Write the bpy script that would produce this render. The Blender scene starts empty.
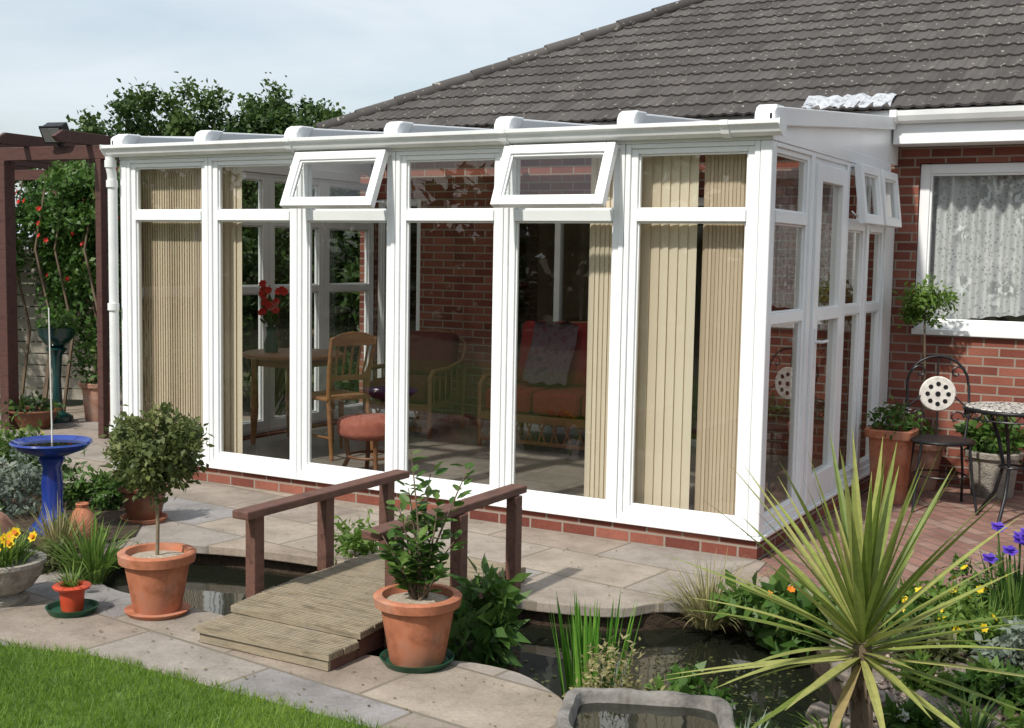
import bpy, bmesh, math, random
import numpy as np
from mathutils import Vector, Matrix, noise as mnoise
random.seed(11); rng=np.random.default_rng(5)
scene=bpy.context.scene
coll=scene.collection
PI=math.pi
# ---------------------------------------------------------------- materials
def newmat(name):
    m=bpy.data.materials.new(name); m.use_nodes=True
    nt=m.node_tree; return m,nt,nt.nodes['Principled BSDF']
def N(nt,t,**kw):
    n=nt.nodes.new(t)
    for k,v in kw.items():
        if k in n.inputs: n.inputs[k].default_value=v
        else: setattr(n,k,v)
    return n
def c4(c): return (c[0],c[1],c[2],1)
def ramp(nt,fac,stops):
    n=nt.nodes.new('ShaderNodeValToRGB'); e=n.color_ramp.elements
    e[0].position=stops[0][0]; e[0].color=c4(stops[0][1])
    e[1].position=stops[-1][0]; e[1].color=c4(stops[-1][1])
    for p_,c in stops[1:-1]:
        q=e.new(p_); q.color=c4(c)
    nt.links.new(fac,n.inputs['Fac']); return n.outputs['Color']
def mixc(nt,fac,a,b,mode='MIX'):
    n=nt.nodes.new('ShaderNodeMix'); n.data_type='RGBA'; n.blend_type=mode
    for s,v in ((0,fac),(6,a),(7,b)):
        if isinstance(v,(int,float)): n.inputs[s].default_value=v
        elif isinstance(v,tuple): n.inputs[s].default_value=c4(v)
        else: nt.links.new(v,n.inputs[s])
    return n.outputs[2]
def coords(nt,scale=(1,1,1),rot=(0,0,0),out='Object'):
    t=nt.nodes.new('ShaderNodeTexCoord'); m=nt.nodes.new('ShaderNodeMapping')
    m.inputs['Scale'].default_value=scale; m.inputs['Rotation'].default_value=rot
    nt.links.new(t.outputs[out],m.inputs['Vector']); return m.outputs['Vector']
def bump(nt,b,h,strength=.3,dist=.01):
    n=N(nt,'ShaderNodeBump'); n.inputs['Strength'].default_value=strength; n.inputs['Distance'].default_value=dist
    nt.links.new(h,n.inputs['Height']); nt.links.new(n.outputs['Normal'],b.inputs['Normal'])
def nmat(name,c1,c2,scale=6,rough=.7,bs=.2,bd=.004,c3=None,stretch=(1,1,1),detail=6,bscale=None,metal=0,spec=.4,lo=.3,hi=.7,dirt=0):
    m,nt,b=newmat(name); v=coords(nt,stretch)
    n=N(nt,'ShaderNodeTexNoise',Scale=scale,Detail=detail,Roughness=.6); nt.links.new(v,n.inputs['Vector'])
    st=[(lo,c1),(hi,c2)] if c3 is None else [(lo,c1),((lo+hi)/2,c2),(hi,c3)]
    col=ramp(nt,n.outputs['Fac'],st)
    if dirt:
        v2=coords(nt); n3=N(nt,'ShaderNodeTexNoise',Scale=11.0,Detail=7,Roughness=.7); nt.links.new(v2,n3.inputs['Vector'])
        col=mixc(nt,dirt,col,ramp(nt,n3.outputs['Fac'],[(.34,(.35,.33,.28)),(.52,(1,1,1))]),'MULTIPLY')
    nt.links.new(col,b.inputs['Base Color'])
    b.inputs['Roughness'].default_value=rough; b.inputs['Metallic'].default_value=metal
    b.inputs['Specular IOR Level'].default_value=spec
    if bs>0:
        n2=N(nt,'ShaderNodeTexNoise',Scale=bscale or scale*5,Detail=4); nt.links.new(v,n2.inputs['Vector'])
        bump(nt,b,n2.outputs['Fac'],bs,bd)
    return m
def brickmat(name,c1,c2,mortar,bw=.225,rh=.075,ms=.01,flat=False,rough=.85,rot=0,c3=None,offset=.5,stain=.5,c5=None):
    m,nt,b=newmat(name)
    t=nt.nodes.new('ShaderNodeTexCoord'); sp=nt.nodes.new('ShaderNodeSeparateXYZ'); nt.links.new(t.outputs['Object'],sp.inputs[0])
    if flat:
        mp=nt.nodes.new('ShaderNodeMapping'); mp.inputs['Rotation'].default_value=(0,0,rot); nt.links.new(t.outputs['Object'],mp.inputs['Vector']); vec=mp.outputs['Vector']
    else:
        ad=N(nt,'ShaderNodeMath',operation='ADD'); nt.links.new(sp.outputs[0],ad.inputs[0]); nt.links.new(sp.outputs[1],ad.inputs[1])
        cb=nt.nodes.new('ShaderNodeCombineXYZ'); nt.links.new(ad.outputs[0],cb.inputs[0]); nt.links.new(sp.outputs[2],cb.inputs[1]); vec=cb.outputs[0]
    br=N(nt,'ShaderNodeTexBrick'); br.offset=offset
    br.inputs['Color1'].default_value=(0,0,0,1); br.inputs['Color2'].default_value=(1,1,1,1); br.inputs['Mortar'].default_value=(.5,.5,.5,1)
    br.inputs['Scale'].default_value=1; br.inputs['Mortar Size'].default_value=ms; br.inputs['Mortar Smooth'].default_value=.2
    br.inputs['Brick Width'].default_value=bw; br.inputs['Row Height'].default_value=rh; br.inputs['Bias'].default_value=0
    nt.links.new(vec,br.inputs['Vector'])
    st=[(0.0,c1),(1.0,c2)] if c3 is None else [(0.0,c1),(.5,c3),(1.0,c2)]
    if c5: st=[(0,c5[0]),(.25,c5[1]),(.5,c5[2]),(.75,c5[3]),(1,c5[4])]
    col=ramp(nt,br.outputs['Color'],st)
    ns=N(nt,'ShaderNodeTexNoise',Scale=3.0,Detail=8,Roughness=.65); nt.links.new(t.outputs['Object'],ns.inputs['Vector'])
    g=ramp(nt,ns.outputs['Fac'],[(.3,(.55,.53,.5)),(.65,(1.12,1.1,1.08))])
    col=mixc(nt,stain,col,g,'MULTIPLY')
    ns2=N(nt,'ShaderNodeTexNoise',Scale=60,Detail=5,Roughness=.7); nt.links.new(t.outputs['Object'],ns2.inputs['Vector'])
    g2=ramp(nt,ns2.outputs['Fac'],[(.3,(.75,.75,.75)),(.7,(1.15,1.15,1.15))])
    col=mixc(nt,.6,col,g2,'MULTIPLY')
    if flat:
        ns3=N(nt,'ShaderNodeTexNoise',Scale=9,Detail=9,Roughness=.75); nt.links.new(t.outputs['Object'],ns3.inputs['Vector'])
        col=mixc(nt,.40,col,ramp(nt,ns3.outputs['Fac'],[(.36,(.55,.54,.50)),(.5,(1,1,1))]),'MULTIPLY')
    col=mixc(nt,br.outputs['Fac'],col,mortar)
    nt.links.new(col,b.inputs['Base Color']); b.inputs['Roughness'].default_value=rough; b.inputs['Specular IOR Level'].default_value=.25
    inv=N(nt,'ShaderNodeMath',operation='MULTIPLY_ADD'); nt.links.new(br.outputs['Fac'],inv.inputs[0]); inv.inputs[1].default_value=-1.0
    nt.links.new(ns2.outputs['Fac'],inv.inputs[2]); bump(nt,b,inv.outputs[0],.6,.006)
    return m
def leafmat(name,stops,rough=.5,trans=.35,attr='rnd'):
    m,nt,b=newmat(name)
    a=N(nt,'ShaderNodeAttribute',attribute_name=attr)
    col=ramp(nt,a.outputs['Fac'],stops)
    n=N(nt,'ShaderNodeTexNoise',Scale=40.0,Detail=2); v=coords(nt); nt.links.new(v,n.inputs['Vector'])
    col=mixc(nt,.35,col,ramp(nt,n.outputs['Fac'],[(.3,(.6,.6,.6)),(.7,(1.3,1.3,1.2))]),'MULTIPLY')
    nt.links.new(col,b.inputs['Base Color']); b.inputs['Roughness'].default_value=rough; b.inputs['Specular IOR Level'].default_value=.35
    if trans>0:
        tr=N(nt,'ShaderNodeBsdfTranslucent'); nt.links.new(col,tr.inputs['Color'])
        mx=nt.nodes.new('ShaderNodeMixShader'); mx.inputs[0].default_value=trans
        nt.links.new(b.outputs[0],mx.inputs[1]); nt.links.new(tr.outputs[0],mx.inputs[2])
        nt.links.new(mx.outputs[0],nt.nodes['Material Output'].inputs['Surface'])
    return m
def glassmat(name,tint=(.84,.86,.85),gain=2.3):
    m,nt,b=newmat(name); nt.nodes.remove(b)
    tr=N(nt,'ShaderNodeBsdfTransparent'); tr.inputs['Color'].default_value=c4(tint)
    gl=N(nt,'ShaderNodeBsdfGlossy'); gl.inputs['Roughness'].default_value=.0
    ge=N(nt,'ShaderNodeNewGeometry'); dt=N(nt,'ShaderNodeVectorMath',operation='DOT_PRODUCT'); nt.links.new(ge.outputs['Normal'],dt.inputs[0]); nt.links.new(ge.outputs['Incoming'],dt.inputs[1])
    ab=N(nt,'ShaderNodeMath',operation='ABSOLUTE'); nt.links.new(dt.outputs['Value'],ab.inputs[0])
    om=N(nt,'ShaderNodeMath',operation='SUBTRACT'); om.inputs[0].default_value=1; nt.links.new(ab.outputs[0],om.inputs[1])
    pw=N(nt,'ShaderNodeMath',operation='POWER'); nt.links.new(om.outputs[0],pw.inputs[0]); pw.inputs[1].default_value=5
    ma=N(nt,'ShaderNodeMath',operation='MULTIPLY_ADD'); ma.use_clamp=True; nt.links.new(pw.outputs[0],ma.inputs[0]); ma.inputs[1].default_value=.9; ma.inputs[2].default_value=.04*gain
    mx=nt.nodes.new('ShaderNodeMixShader'); nt.links.new(ma.outputs[0],mx.inputs[0]); nt.links.new(tr.outputs[0],mx.inputs[1]); nt.links.new(gl.outputs[0],mx.inputs[2])
    nt.links.new(mx.outputs[0],nt.nodes['Material Output'].inputs['Surface']); return m
def clothmat(name,c1,c2,trans):
    m,nt,b=newmat(name); a=N(nt,'ShaderNodeAttribute',attribute_name='rnd'); col=ramp(nt,a.outputs['Fac'],[(0,c1),(1,c2)])
    nt.links.new(col,b.inputs['Base Color']); b.inputs['Roughness'].default_value=.9
    tr=N(nt,'ShaderNodeBsdfTranslucent'); nt.links.new(col,tr.inputs['Color'])
    mx=nt.nodes.new('ShaderNodeMixShader'); mx.inputs[0].default_value=trans
    nt.links.new(b.outputs[0],mx.inputs[1]); nt.links.new(tr.outputs[0],mx.inputs[2]); nt.links.new(mx.outputs[0],nt.nodes['Material Output'].inputs['Surface']); return m

UPVC=nmat('upvc_white',(.77,.785,.79),(.85,.86,.86),scale=2.2,rough=.32,bs=.03,spec=.5)
UPVC2=nmat('upvc_weathered',(.66,.68,.68),(.80,.81,.80),scale=5,rough=.4,bs=.03)
GLASS=glassmat('window_glass')
BRICK=brickmat('red_brick',(.15,.045,.034),(.30,.112,.078),(.27,.225,.185),bw=.215,rh=.068,ms=.007,c3=(.22,.070,.048))
FLAG=brickmat('sandstone_flags',(0,0,0),(0,0,0),(.19,.165,.13),bw=.74,rh=.47,ms=.009,flat=True,rot=.12,offset=.37,stain=.75,
   c5=[(.27,.235,.205),(.345,.285,.23),(.275,.265,.265),(.37,.315,.255),(.305,.28,.26)])
PAVER=brickmat('block_paving',(.24,.13,.105),(.34,.24,.195),(.13,.105,.09),bw=.2,rh=.1,ms=.006,flat=True,rot=.78,c3=(.29,.16,.13),stain=.6)
TILEFLOOR=brickmat('stone_floor_tile',(.27,.24,.205),(.34,.295,.25),(.18,.16,.14),bw=.4,rh=.4,ms=.006,flat=True,rough=.35,offset=0,stain=.4)
TERRA=nmat('terracotta',(.33,.11,.052),(.46,.17,.09),scale=7,rough=.75,bs=.15,c3=(.42,.22,.15),dirt=.5)
TERRA2=nmat('terracotta_weathered',(.30,.14,.09),(.43,.225,.16),scale=9,rough=.85,bs=.25,c3=(.40,.30,.24),dirt=.5)
SOIL=nmat('soil',(.035,.022,.014),(.09,.06,.04),scale=30,rough=.95,bs=.8,bd=.02)
GRAVELTOP=nmat('grit_topping',(.35,.28,.2),(.7,.62,.5),scale=70,rough=.9,bs=1,bd=.01)
DKWOOD=nmat('stained_timber',(.04,.017,.014),(.085,.036,.028),scale=5,rough=.6,bs=.35,stretch=(1,6,6),c3=(.06,.026,.022))
BRWOOD=nmat('bridge_rail_timber',(.075,.035,.027),(.14,.068,.05),scale=6,rough=.65,bs=.4,stretch=(5,1,5),c3=(.11,.05,.038),dirt=.4)
DECK=nmat('weathered_decking',(.155,.13,.09),(.29,.24,.165),scale=5,rough=.85,bs=.6,stretch=(1.2,9,9),c3=(.23,.205,.16),dirt=.35)
PINE=nmat('pine_wood',(.22,.095,.034),(.33,.16,.068),scale=6,rough=.45,bs=.1,stretch=(1,1,5))
CANE=nmat('cane',(.16,.068,.03),(.24,.11,.05),scale=14,rough=.5,bs=.3)
REDFAB=nmat('red_fabric',(.17,.012,.014),(.26,.022,.022),scale=25,rough=.9,bs=.3)
REDDARK=nmat('dark_red_fabric',(.07,.009,.009),(.12,.015,.014),scale=25,rough=.9,bs=.3)
FLORAL=nmat('floral_fabric',(.05,.025,.04),(.13,.09,.11),scale=16,rough=.9,bs=.2,c3=(.11,.03,.05))
CORALFAB=nmat('coral_fabric',(.34,.09,.06),(.42,.14,.10),scale=18,rough=.9,bs=.2)
BLIND=clothmat('blind_fabric',(.76,.64,.48),(.86,.75,.58),.15)
BLIND2=clothmat('blind_fabric_tan',(.58,.45,.32),(.78,.64,.47),.15)
BARK=nmat('bark',(.09,.06,.04),(.20,.15,.10),scale=12,rough=.9,bs=.6,stretch=(1,1,.4))
BARK2=nmat('pale_stem',(.16,.125,.08),(.27,.215,.14),scale=20,rough=.85,bs=.4)
BLUEGL=nmat('blue_glaze',(.010,.026,.19),(.025,.065,.31),scale=5,rough=.12,bs=.03,spec=.7)
TEALGL=nmat('dark_teal_glaze',(.006,.03,.032),(.012,.06,.06),scale=6,rough=.15,bs=.03,spec=.7)
BRNGL=nmat('brown_glaze',(.10,.035,.02),(.22,.09,.05),scale=8,rough=.25,bs=.05)
PLUM=nmat('plum_glaze',(.07,.02,.018),(.14,.045,.04),scale=8,rough=.4,bs=.05)
GREENPL=nmat('green_plastic',(.008,.05,.025),(.015,.08,.04),scale=6,rough=.35,bs=.03)
REDPL=nmat('red_plastic_pot',(.45,.05,.02),(.55,.08,.035),scale=8,rough=.4,bs=.05)
STONE=nmat('reconstituted_stone',(.16,.145,.125),(.32,.29,.25),scale=14,rough=.95,bs=.9,bd=.01,c3=(.24,.22,.18))
STONE2=nmat('dark_slate_stone',(.12,.112,.105),(.235,.22,.20),scale=9,rough=.9,bs=.6,bd=.008,c3=(.175,.165,.15),dirt=.6)
ROCK=nmat('rock',(.13,.11,.095),(.30,.245,.205),scale=7,rough=.9,bs=.7,bd=.01,c3=(.22,.20,.18),dirt=.5)
IRON=nmat('black_iron',(.01,.01,.012),(.025,.025,.028),scale=12,rough=.4,bs=.1,metal=.3)
MOSW=nmat('white_mosaic',(.50,.47,.42),(.74,.71,.66),scale=30,rough=.5,bs=.2)
LEAD=nmat('lead_flashing',(.14,.15,.165),(.50,.52,.55),scale=14,rough=.5,bs=.5,c3=(.24,.25,.27))
PLASTER=nmat('cream_plaster',(.50,.44,.34),(.56,.50,.40),bs=.05)
FENCE=nmat('pale_fence_slats',(.34,.31,.25),(.50,.46,.40),scale=7,rough=.9,bs=.4,stretch=(1,1,8))
CHROME=nmat('metal_handle',(.6,.6,.6),(.7,.7,.7),rough=.25,bs=0,metal=1)
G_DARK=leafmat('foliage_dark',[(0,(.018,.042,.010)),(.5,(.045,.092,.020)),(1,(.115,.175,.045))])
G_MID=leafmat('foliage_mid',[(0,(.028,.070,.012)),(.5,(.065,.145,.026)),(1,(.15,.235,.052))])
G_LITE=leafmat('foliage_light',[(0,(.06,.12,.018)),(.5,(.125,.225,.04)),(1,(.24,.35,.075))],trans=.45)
G_REED=leafmat('reed_green',[(0,(.05,.15,.015)),(.5,(.10,.27,.03)),(1,(.20,.40,.06))],trans=.45)
G_OLIVE=leafmat('foliage_olive',[(0,(.03,.045,.014)),(.5,(.085,.10,.035)),(1,(.19,.19,.07))])
G_SHRUB=leafmat('foliage_shrub',[(0,(.04,.06,.018)),(.5,(.105,.135,.04)),(1,(.24,.26,.09))])
G_GREY=leafmat('foliage_silver',[(0,(.10,.14,.11)),(.5,(.19,.24,.19)),(1,(.33,.37,.31))])
G_STRAW=leafmat('foliage_straw',[(0,(.15,.14,.055)),(.5,(.27,.25,.11)),(1,(.44,.38,.2))])
G_CORD=leafmat('cordyline_leaf',[(0,(.15,.21,.04)),(.45,(.29,.34,.085)),(.8,(.43,.43,.15)),(1,(.38,.28,.14))],rough=.35,trans=.35)
F_YEL=leafmat('petals_yellow',[(0,(.75,.50,.01)),(1,(.85,.65,.03))],trans=.3)
F_RED=leafmat('petals_red',[(0,(.42,.012,.01)),(1,(.62,.04,.02))],trans=.3)
F_ORG=leafmat('petals_orange',[(0,(.75,.20,.01)),(1,(.80,.30,.02))],trans=.3)
F_BLUE=leafmat('petals_violet',[(0,(.07,.03,.42)),(1,(.17,.09,.58))],trans=.3)
F_WHT=leafmat('petals_white',[(0,(.7,.7,.66)),(1,(.8,.8,.78))],trans=.3)
GRASS=leafmat('grass_blades',[(0,(.08,.155,.014)),(.5,(.155,.275,.028)),(1,(.28,.39,.052))],trans=.4)
TURF=nmat('turf',(.05,.09,.014),(.09,.16,.025),scale=9,rough=.95,bs=.6,bd=.02)
FIELD=nmat('ground_soil_grass',(.05,.06,.02),(.10,.09,.05),scale=2,rough=.95,bs=.4,bd=.02)
def watermat(name='pond_water',rip=.12):
    m,nt,b=newmat(name)
    b.inputs['Base Color'].default_value=(.012,.014,.009,1); b.inputs['Roughness'].default_value=.03; b.inputs['Specular IOR Level'].default_value=.6
    v=coords(nt); n=N(nt,'ShaderNodeTexNoise',Scale=7.0,Detail=2); nt.links.new(v,n.inputs['Vector']); bump(nt,b,n.outputs['Fac'],rip,.01); return m
WATER=watermat()
def tilemat():
    m,nt,b=newmat('roof_tile'); a=N(nt,'ShaderNodeAttribute',attribute_name='rnd')
    col=ramp(nt,a.outputs['Fac'],[(0,(.060,.055,.053)),(.5,(.078,.072,.069)),(1,(.10,.093,.089))])
    v=coords(nt); n=N(nt,'ShaderNodeTexNoise',Scale=3.0,Detail=6,Roughness=.6); nt.links.new(v,n.inputs['Vector'])
    col=mixc(nt,.5,col,ramp(nt,n.outputs['Fac'],[(.3,(.7,.68,.67)),(.7,(1.25,1.2,1.15))]),'MULTIPLY')
    n2=N(nt,'ShaderNodeTexNoise',Scale=26,Detail=2,Roughness=.4); nt.links.new(v,n2.inputs['Vector'])
    f=ramp(nt,n2.outputs['Fac'],[(.68,(0,0,0)),(.72,(.9,.9,.9))])
    col=mixc(nt,f,col,(.33,.31,.27))
    nt.links.new(col,b.inputs['Base Color']); b.inputs['Roughness'].default_value=.8; b.inputs['Specular IOR Level'].default_value=.25
    n3=N(nt,'ShaderNodeTexNoise',Scale=90,Detail=3); nt.links.new(v,n3.inputs['Vector']); bump(nt,b,n3.outputs['Fac'],.25,.004); return m
TILE=tilemat()
def polycarb():
    m,nt,b=newmat('polycarbonate_roof'); nt.nodes.remove(b)
    t=N(nt,'ShaderNodeBsdfTranslucent'); t.inputs['Color'].default_value=(.26,.25,.23,1)
    d=N(nt,'ShaderNodeBsdfTransparent'); d.inputs['Color'].default_value=(.16,.16,.15,1)
    mx=nt.nodes.new('ShaderNodeMixShader'); mx.inputs[0].default_value=.25
    nt.links.new(t.outputs[0],mx.inputs[1]); nt.links.new(d.outputs[0],mx.inputs[2]); nt.links.new(mx.outputs[0],nt.nodes['Material Output'].inputs['Surface']); return m
POLY=polycarb()
def netmat():
    m,nt,b=newmat('net_curtain_lace'); b.inputs['Base Color'].default_value=(.86,.87,.88,1); b.inputs['Roughness'].default_value=.9
    v=coords(nt,(1,.01,.8)); w=N(nt,'ShaderNodeTexVoronoi',Scale=7.0); nt.links.new(v,w.inputs['Vector'])
    w2=N(nt,'ShaderNodeTexVoronoi',Scale=42.0); nt.links.new(v,w2.inputs['Vector'])
    w3=N(nt,'ShaderNodeTexNoise',Scale=16.0,Detail=3.0,Distortion=1.5); nt.links.new(v,w3.inputs['Vector'])
    a=ramp(nt,w.outputs['Distance'],[(.30,(1,1,1)),(.46,(0,0,0))])
    fl_=ramp(nt,w3.outputs['Fac'],[(.44,(1,1,1)),(.52,(.45,.45,.45))])
    d=ramp(nt,w2.outputs['Distance'],[(.20,(.42,.42,.42)),(.38,(.72,.72,.72))])
    r_=mixc(nt,a,d,fl_)
    tr=N(nt,'ShaderNodeBsdfTransparent'); mx=nt.nodes.new('ShaderNodeMixShader')
    nt.links.new(r_,mx.inputs[0]); nt.links.new(tr.outputs[0],mx.inputs[1]); nt.links.new(b.outputs[0],mx.inputs[2])
    nt.links.new(mx.outputs[0],nt.nodes['Material Output'].inputs['Surface']); return m
NET=netmat()
# ---------------------------------------------------------------- mesh builder
class MB:
    def __init__(s): s.v=[];s.f=[];s.m=[];s.r=[];s.T=Matrix()
    def _add(s,vs,fs,m=0,r=None):
        b=len(s.v); s.v+= [tuple(s.T@Vector(v)) for v in vs]
        rr=random.random() if r is None else r
        for q in fs: s.f.append([b+i for i in q]); s.m.append(m); s.r.append(rr)
    def box(s,x0,x1,y0,y1,z0,z1,m=0,M=None):
        vs=[Vector((x,y,z)) for z in (z0,z1) for y in (y0,y1) for x in (x0,x1)]
        if M: vs=[M@v for v in vs]
        s._add(vs,[(0,2,3,1),(4,5,7,6),(0,1,5,4),(2,6,7,3),(0,4,6,2),(1,3,7,5)],m)
    def tube(s,pts,rad,n=8,m=0,caps=True,closed=False):
        pts=[Vector(q) for q in pts]; k=len(pts)
        if not hasattr(rad,'__len__'): rad=[rad]*k
        vs=[];up0=None
        for i,q in enumerate(pts):
            if closed: t=(pts[(i+1)%k]-pts[i-1])
            else: t=pts[min(i+1,k-1)]-pts[max(i-1,0)]
            if t.length<1e-9: t=Vector((0,0,1))
            t.normalize()
            if up0 is None:
                up0=Vector((0,0,1)) if abs(t.z)<.9 else Vector((1,0,0))
            a=t.cross(up0)
            if a.length<1e-4: a=t.cross(Vector((0,1,0)))
            a.normalize(); b=t.cross(a).normalized(); up0=-b
            for j in range(n):
                w=2*PI*j/n; vs.append(q+a*math.cos(w)*rad[i]+b*math.sin(w)*rad[i])
        fs=[]
        for i in range(k if closed else k-1):
            for j in range(n):
                i2=(i+1)%k
                fs.append((i*n+j,i*n+(j+1)%n,i2*n+(j+1)%n,i2*n+j))
        if caps and not closed:
            fs.append(tuple(range(n-1,-1,-1))); fs.append(tuple((k-1)*n+j for j in range(n)))
        s._add(vs,fs,m)
    def lathe(s,prof,n=32,c=(0,0,0),m=0,sq=None,sx=1,sy=1):
        vs=[]
        for (r,z) in prof:
            for j in range(n):
                w=2*PI*j/n; x=math.cos(w);y=math.sin(w)
                if sq: k=(abs(x)**sq+abs(y)**sq)**(-1/sq); x*=k;y*=k
                vs.append((c[0]+r*x*sx,c[1]+r*y*sy,c[2]+z))
        fs=[(i*n+j,i*n+(j+1)%n,(i+1)*n+(j+1)%n,(i+1)*n+j) for i in range(len(prof)-1) for j in range(n)]
        s._add(vs,fs,m)
    def prism(s,poly,axis,a0,a1,m=0):
        def mk(u,v,a): return {'x':(a,u,v),'y':(u,a,v),'z':(u,v,a)}[axis]
        k=len(poly); vs=[mk(u,v,a0) for u,v in poly]+[mk(u,v,a1) for u,v in poly]
        fs=[tuple(range(k-1,-1,-1)),tuple(range(k,2*k))]+[(i,(i+1)%k,k+(i+1)%k,k+i) for i in range(k)]
        s._add(vs,fs,m)
    def blade(s,base,d,L,w,droop=.3,seg=5,m=0,r=None,side=None):
        d=Vector(d).normalized(); p=Vector(base); sd=Vector(side) if side else d.cross(Vector((0,0,1)))
        if sd.length<1e-3: sd=Vector((random.random()-.5,random.random()-.5,0))
        sd.normalize(); vs=[]
        st=L/seg
        for i in range(seg+1):
            t=i/seg; ww=w*.5*(min(1,.55+t*1.8) if t<.35 else (1-((t-.35)/.65)**1.7))
            ww=max(ww,w*.02); upv=sd.cross(d).normalized()*ww*.35
            vs.append(p-sd*ww+upv); vs.append(p); vs.append(p+sd*ww+upv)
            p=p+d*st; d=(d+Vector((0,0,-droop/seg))).normalized()
        s._add(vs,[(3*i+k,3*i+k+1,3*i+k+4,3*i+k+3) for i in range(seg) for k in (0,1)],m,r)
    def leaf(s,p,d,nrm,L,w,m=0,r=None):
        d=Vector(d).normalized(); nrm=Vector(nrm); sd=d.cross(nrm)
        if sd.length<1e-4: sd=d.cross(Vector((.3,.5,.8)))
        sd.normalize(); up=sd.cross(d); p=Vector(p)
        s._add([p,p+d*L*.35+sd*w*.5+up*w*.12,p+d*L*.75+sd*w*.36+up*w*.08,p+d*L,p+d*L*.75-sd*w*.36+up*w*.08,p+d*L*.35-sd*w*.5+up*w*.12],[(0,1,2,3),(0,3,4,5)],m,r)
    def build(s,name,mats,parent=None,smooth=False,bevel=0,seg=2,label=None):
        me=bpy.data.meshes.new(name); me.from_pydata(s.v,[],s.f)
        if not isinstance(mats,(list,tuple)): mats=[mats]
        for q in mats: me.materials.append(q)
        me.polygons.foreach_set('material_index',s.m)
        me.attributes.new('rnd','FLOAT','FACE').data.foreach_set('value',s.r)
        if smooth: me.polygons.foreach_set('use_smooth',[True]*len(s.f))
        me.update(); o=bpy.data.objects.new(name,me); coll.objects.link(o)
        if parent: o.parent=parent
        if bevel:
            b=o.modifiers.new('bevel','BEVEL'); b.width=bevel; b.segments=seg; b.limit_method='ANGLE'; b.angle_limit=.7
        if smooth:
            try: me.set_sharp_from_angle(angle=.8)
            except Exception: pass
        if label: o['label']=label
        return o
def np_leaves(P,D,Nn,L,W,r):
    D=D/np.linalg.norm(D,axis=1,keepdims=True); S=np.cross(D,Nn); S/= (np.linalg.norm(S,axis=1,keepdims=True)+1e-6); U=np.cross(S,D)
    L=L[:,None];W=W[:,None]
    v=np.stack([P,P+D*L*.45+S*W*.5+U*W*.15,P+D*L,P+D*L*.45-S*W*.5+U*W*.15],1).reshape(-1,3)
    f=np.arange(len(P)*4).reshape(-1,4); return v,f,r
def np_mesh(name,v,f,r,mats,parent=None):
    me=bpy.data.meshes.new(name); me.vertices.add(len(v)); me.vertices.foreach_set('co',v.astype(np.float32).ravel())
    k=f.shape[1]; me.loops.add(f.size); me.loops.foreach_set('vertex_index',f.astype(np.int32).ravel())
    me.polygons.add(len(f)); me.polygons.foreach_set('loop_start',(np.arange(len(f))*k).astype(np.int32))
    try: me.polygons.foreach_set('loop_total',np.full(len(f),k,dtype=np.int32))
    except Exception: pass
    me.materials.append(mats)
    me.attributes.new('rnd','FLOAT','FACE').data.foreach_set('value',np.clip(r,0,1).astype(np.float32))
    me.update(calc_edges=True); o=bpy.data.objects.new(name,me); coll.objects.link(o)
    if parent: o.parent=parent
    return o
def rand_dir(n):
    d=rng.normal(size=(n,3)); return d/np.linalg.norm(d,axis=1,keepdims=True)
def cloud(ells,n,L,W,clump=.25,nclump=40,up=.3,shell=.55):
    Ps=[];Ds=[];Ns=[];Rs=[]
    tot=sum(e[1][0]*e[1][1]+e[1][0]*e[1][2] for e in ells)
    for c,rad in ells:
        w=(rad[0]*rad[1]+rad[0]*rad[2])/tot; nn=int(n*w); kc=max(4,int(nclump*w))
        cd=rand_dir(kc); cr=(shell+(1.02-shell)*rng.random(kc)**.6); cc=cd*cr[:,None]
        tone=rng.random(kc)
        idx=rng.integers(0,kc,nn)
        off=rng.normal(size=(nn,3))*clump
        q=cc[idx]+off
        out=q/np.maximum(np.linalg.norm(q,axis=1,keepdims=True),.2)
        P=np.array(c)+q*np.array(rad)
        D=rand_dir(nn)*1.0+out*.6+np.array([0,0,-.15]); Nn=rand_dir(nn)*.7+out*.6+np.array([0,0,up])
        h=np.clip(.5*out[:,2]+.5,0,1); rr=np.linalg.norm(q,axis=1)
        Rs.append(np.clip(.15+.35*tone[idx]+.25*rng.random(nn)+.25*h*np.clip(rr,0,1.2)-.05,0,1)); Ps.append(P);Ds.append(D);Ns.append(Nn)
    P=np.concatenate(Ps);D=np.concatenate(Ds);Nn=np.concatenate(Ns);r=np.concatenate(Rs)
    k=len(P); return np_leaves(P,D,Nn,L*(.6+.8*rng.random(k)),W*(.6+.8*rng.random(k)),r)
def thing(name,label,cat,loc=(0,0,0),rot=0,group=None,scale=1):
    o=bpy.data.objects.new(name,None); coll.objects.link(o); o.location=loc; o.rotation_euler=(0,0,rot); o.scale=(scale,)*3
    o.empty_display_size=.1; o['label']=label; o['category']=cat
    if group: o['group']=group
    return o
def top(o,label,cat,group=None):
    o['label']=label; o['category']=cat
    if group: o['group']=group
    return o
def struct(o): o['kind']='structure'; return o
def stuff(o): o['kind']='stuff'; return o
# ---------------------------------------------------------------- camera
p=math.radians(5.14); r=math.radians(1.0)
F2=Vector((-.492,.870,0)).normalized(); R=Vector((.870,.492,0)).normalized()
fw=F2*math.cos(p)+Vector((0,0,-math.sin(p))); up=R.cross(fw)
Rr=R*math.cos(r)+up*math.sin(r); Ur=-R*math.sin(r)+up*math.cos(r)
cd=bpy.data.cameras.new('Camera'); co=bpy.data.objects.new('Camera',cd); coll.objects.link(co); scene.camera=co
M=Matrix((Rr,Ur,-fw)).transposed().to_4x4(); M.translation=Vector((2.03,-6.32,1.63)); co.matrix_world=M
cd.sensor_width=36; cd.lens=43.03; cd.clip_end=2000; cd.clip_start=.05
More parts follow.
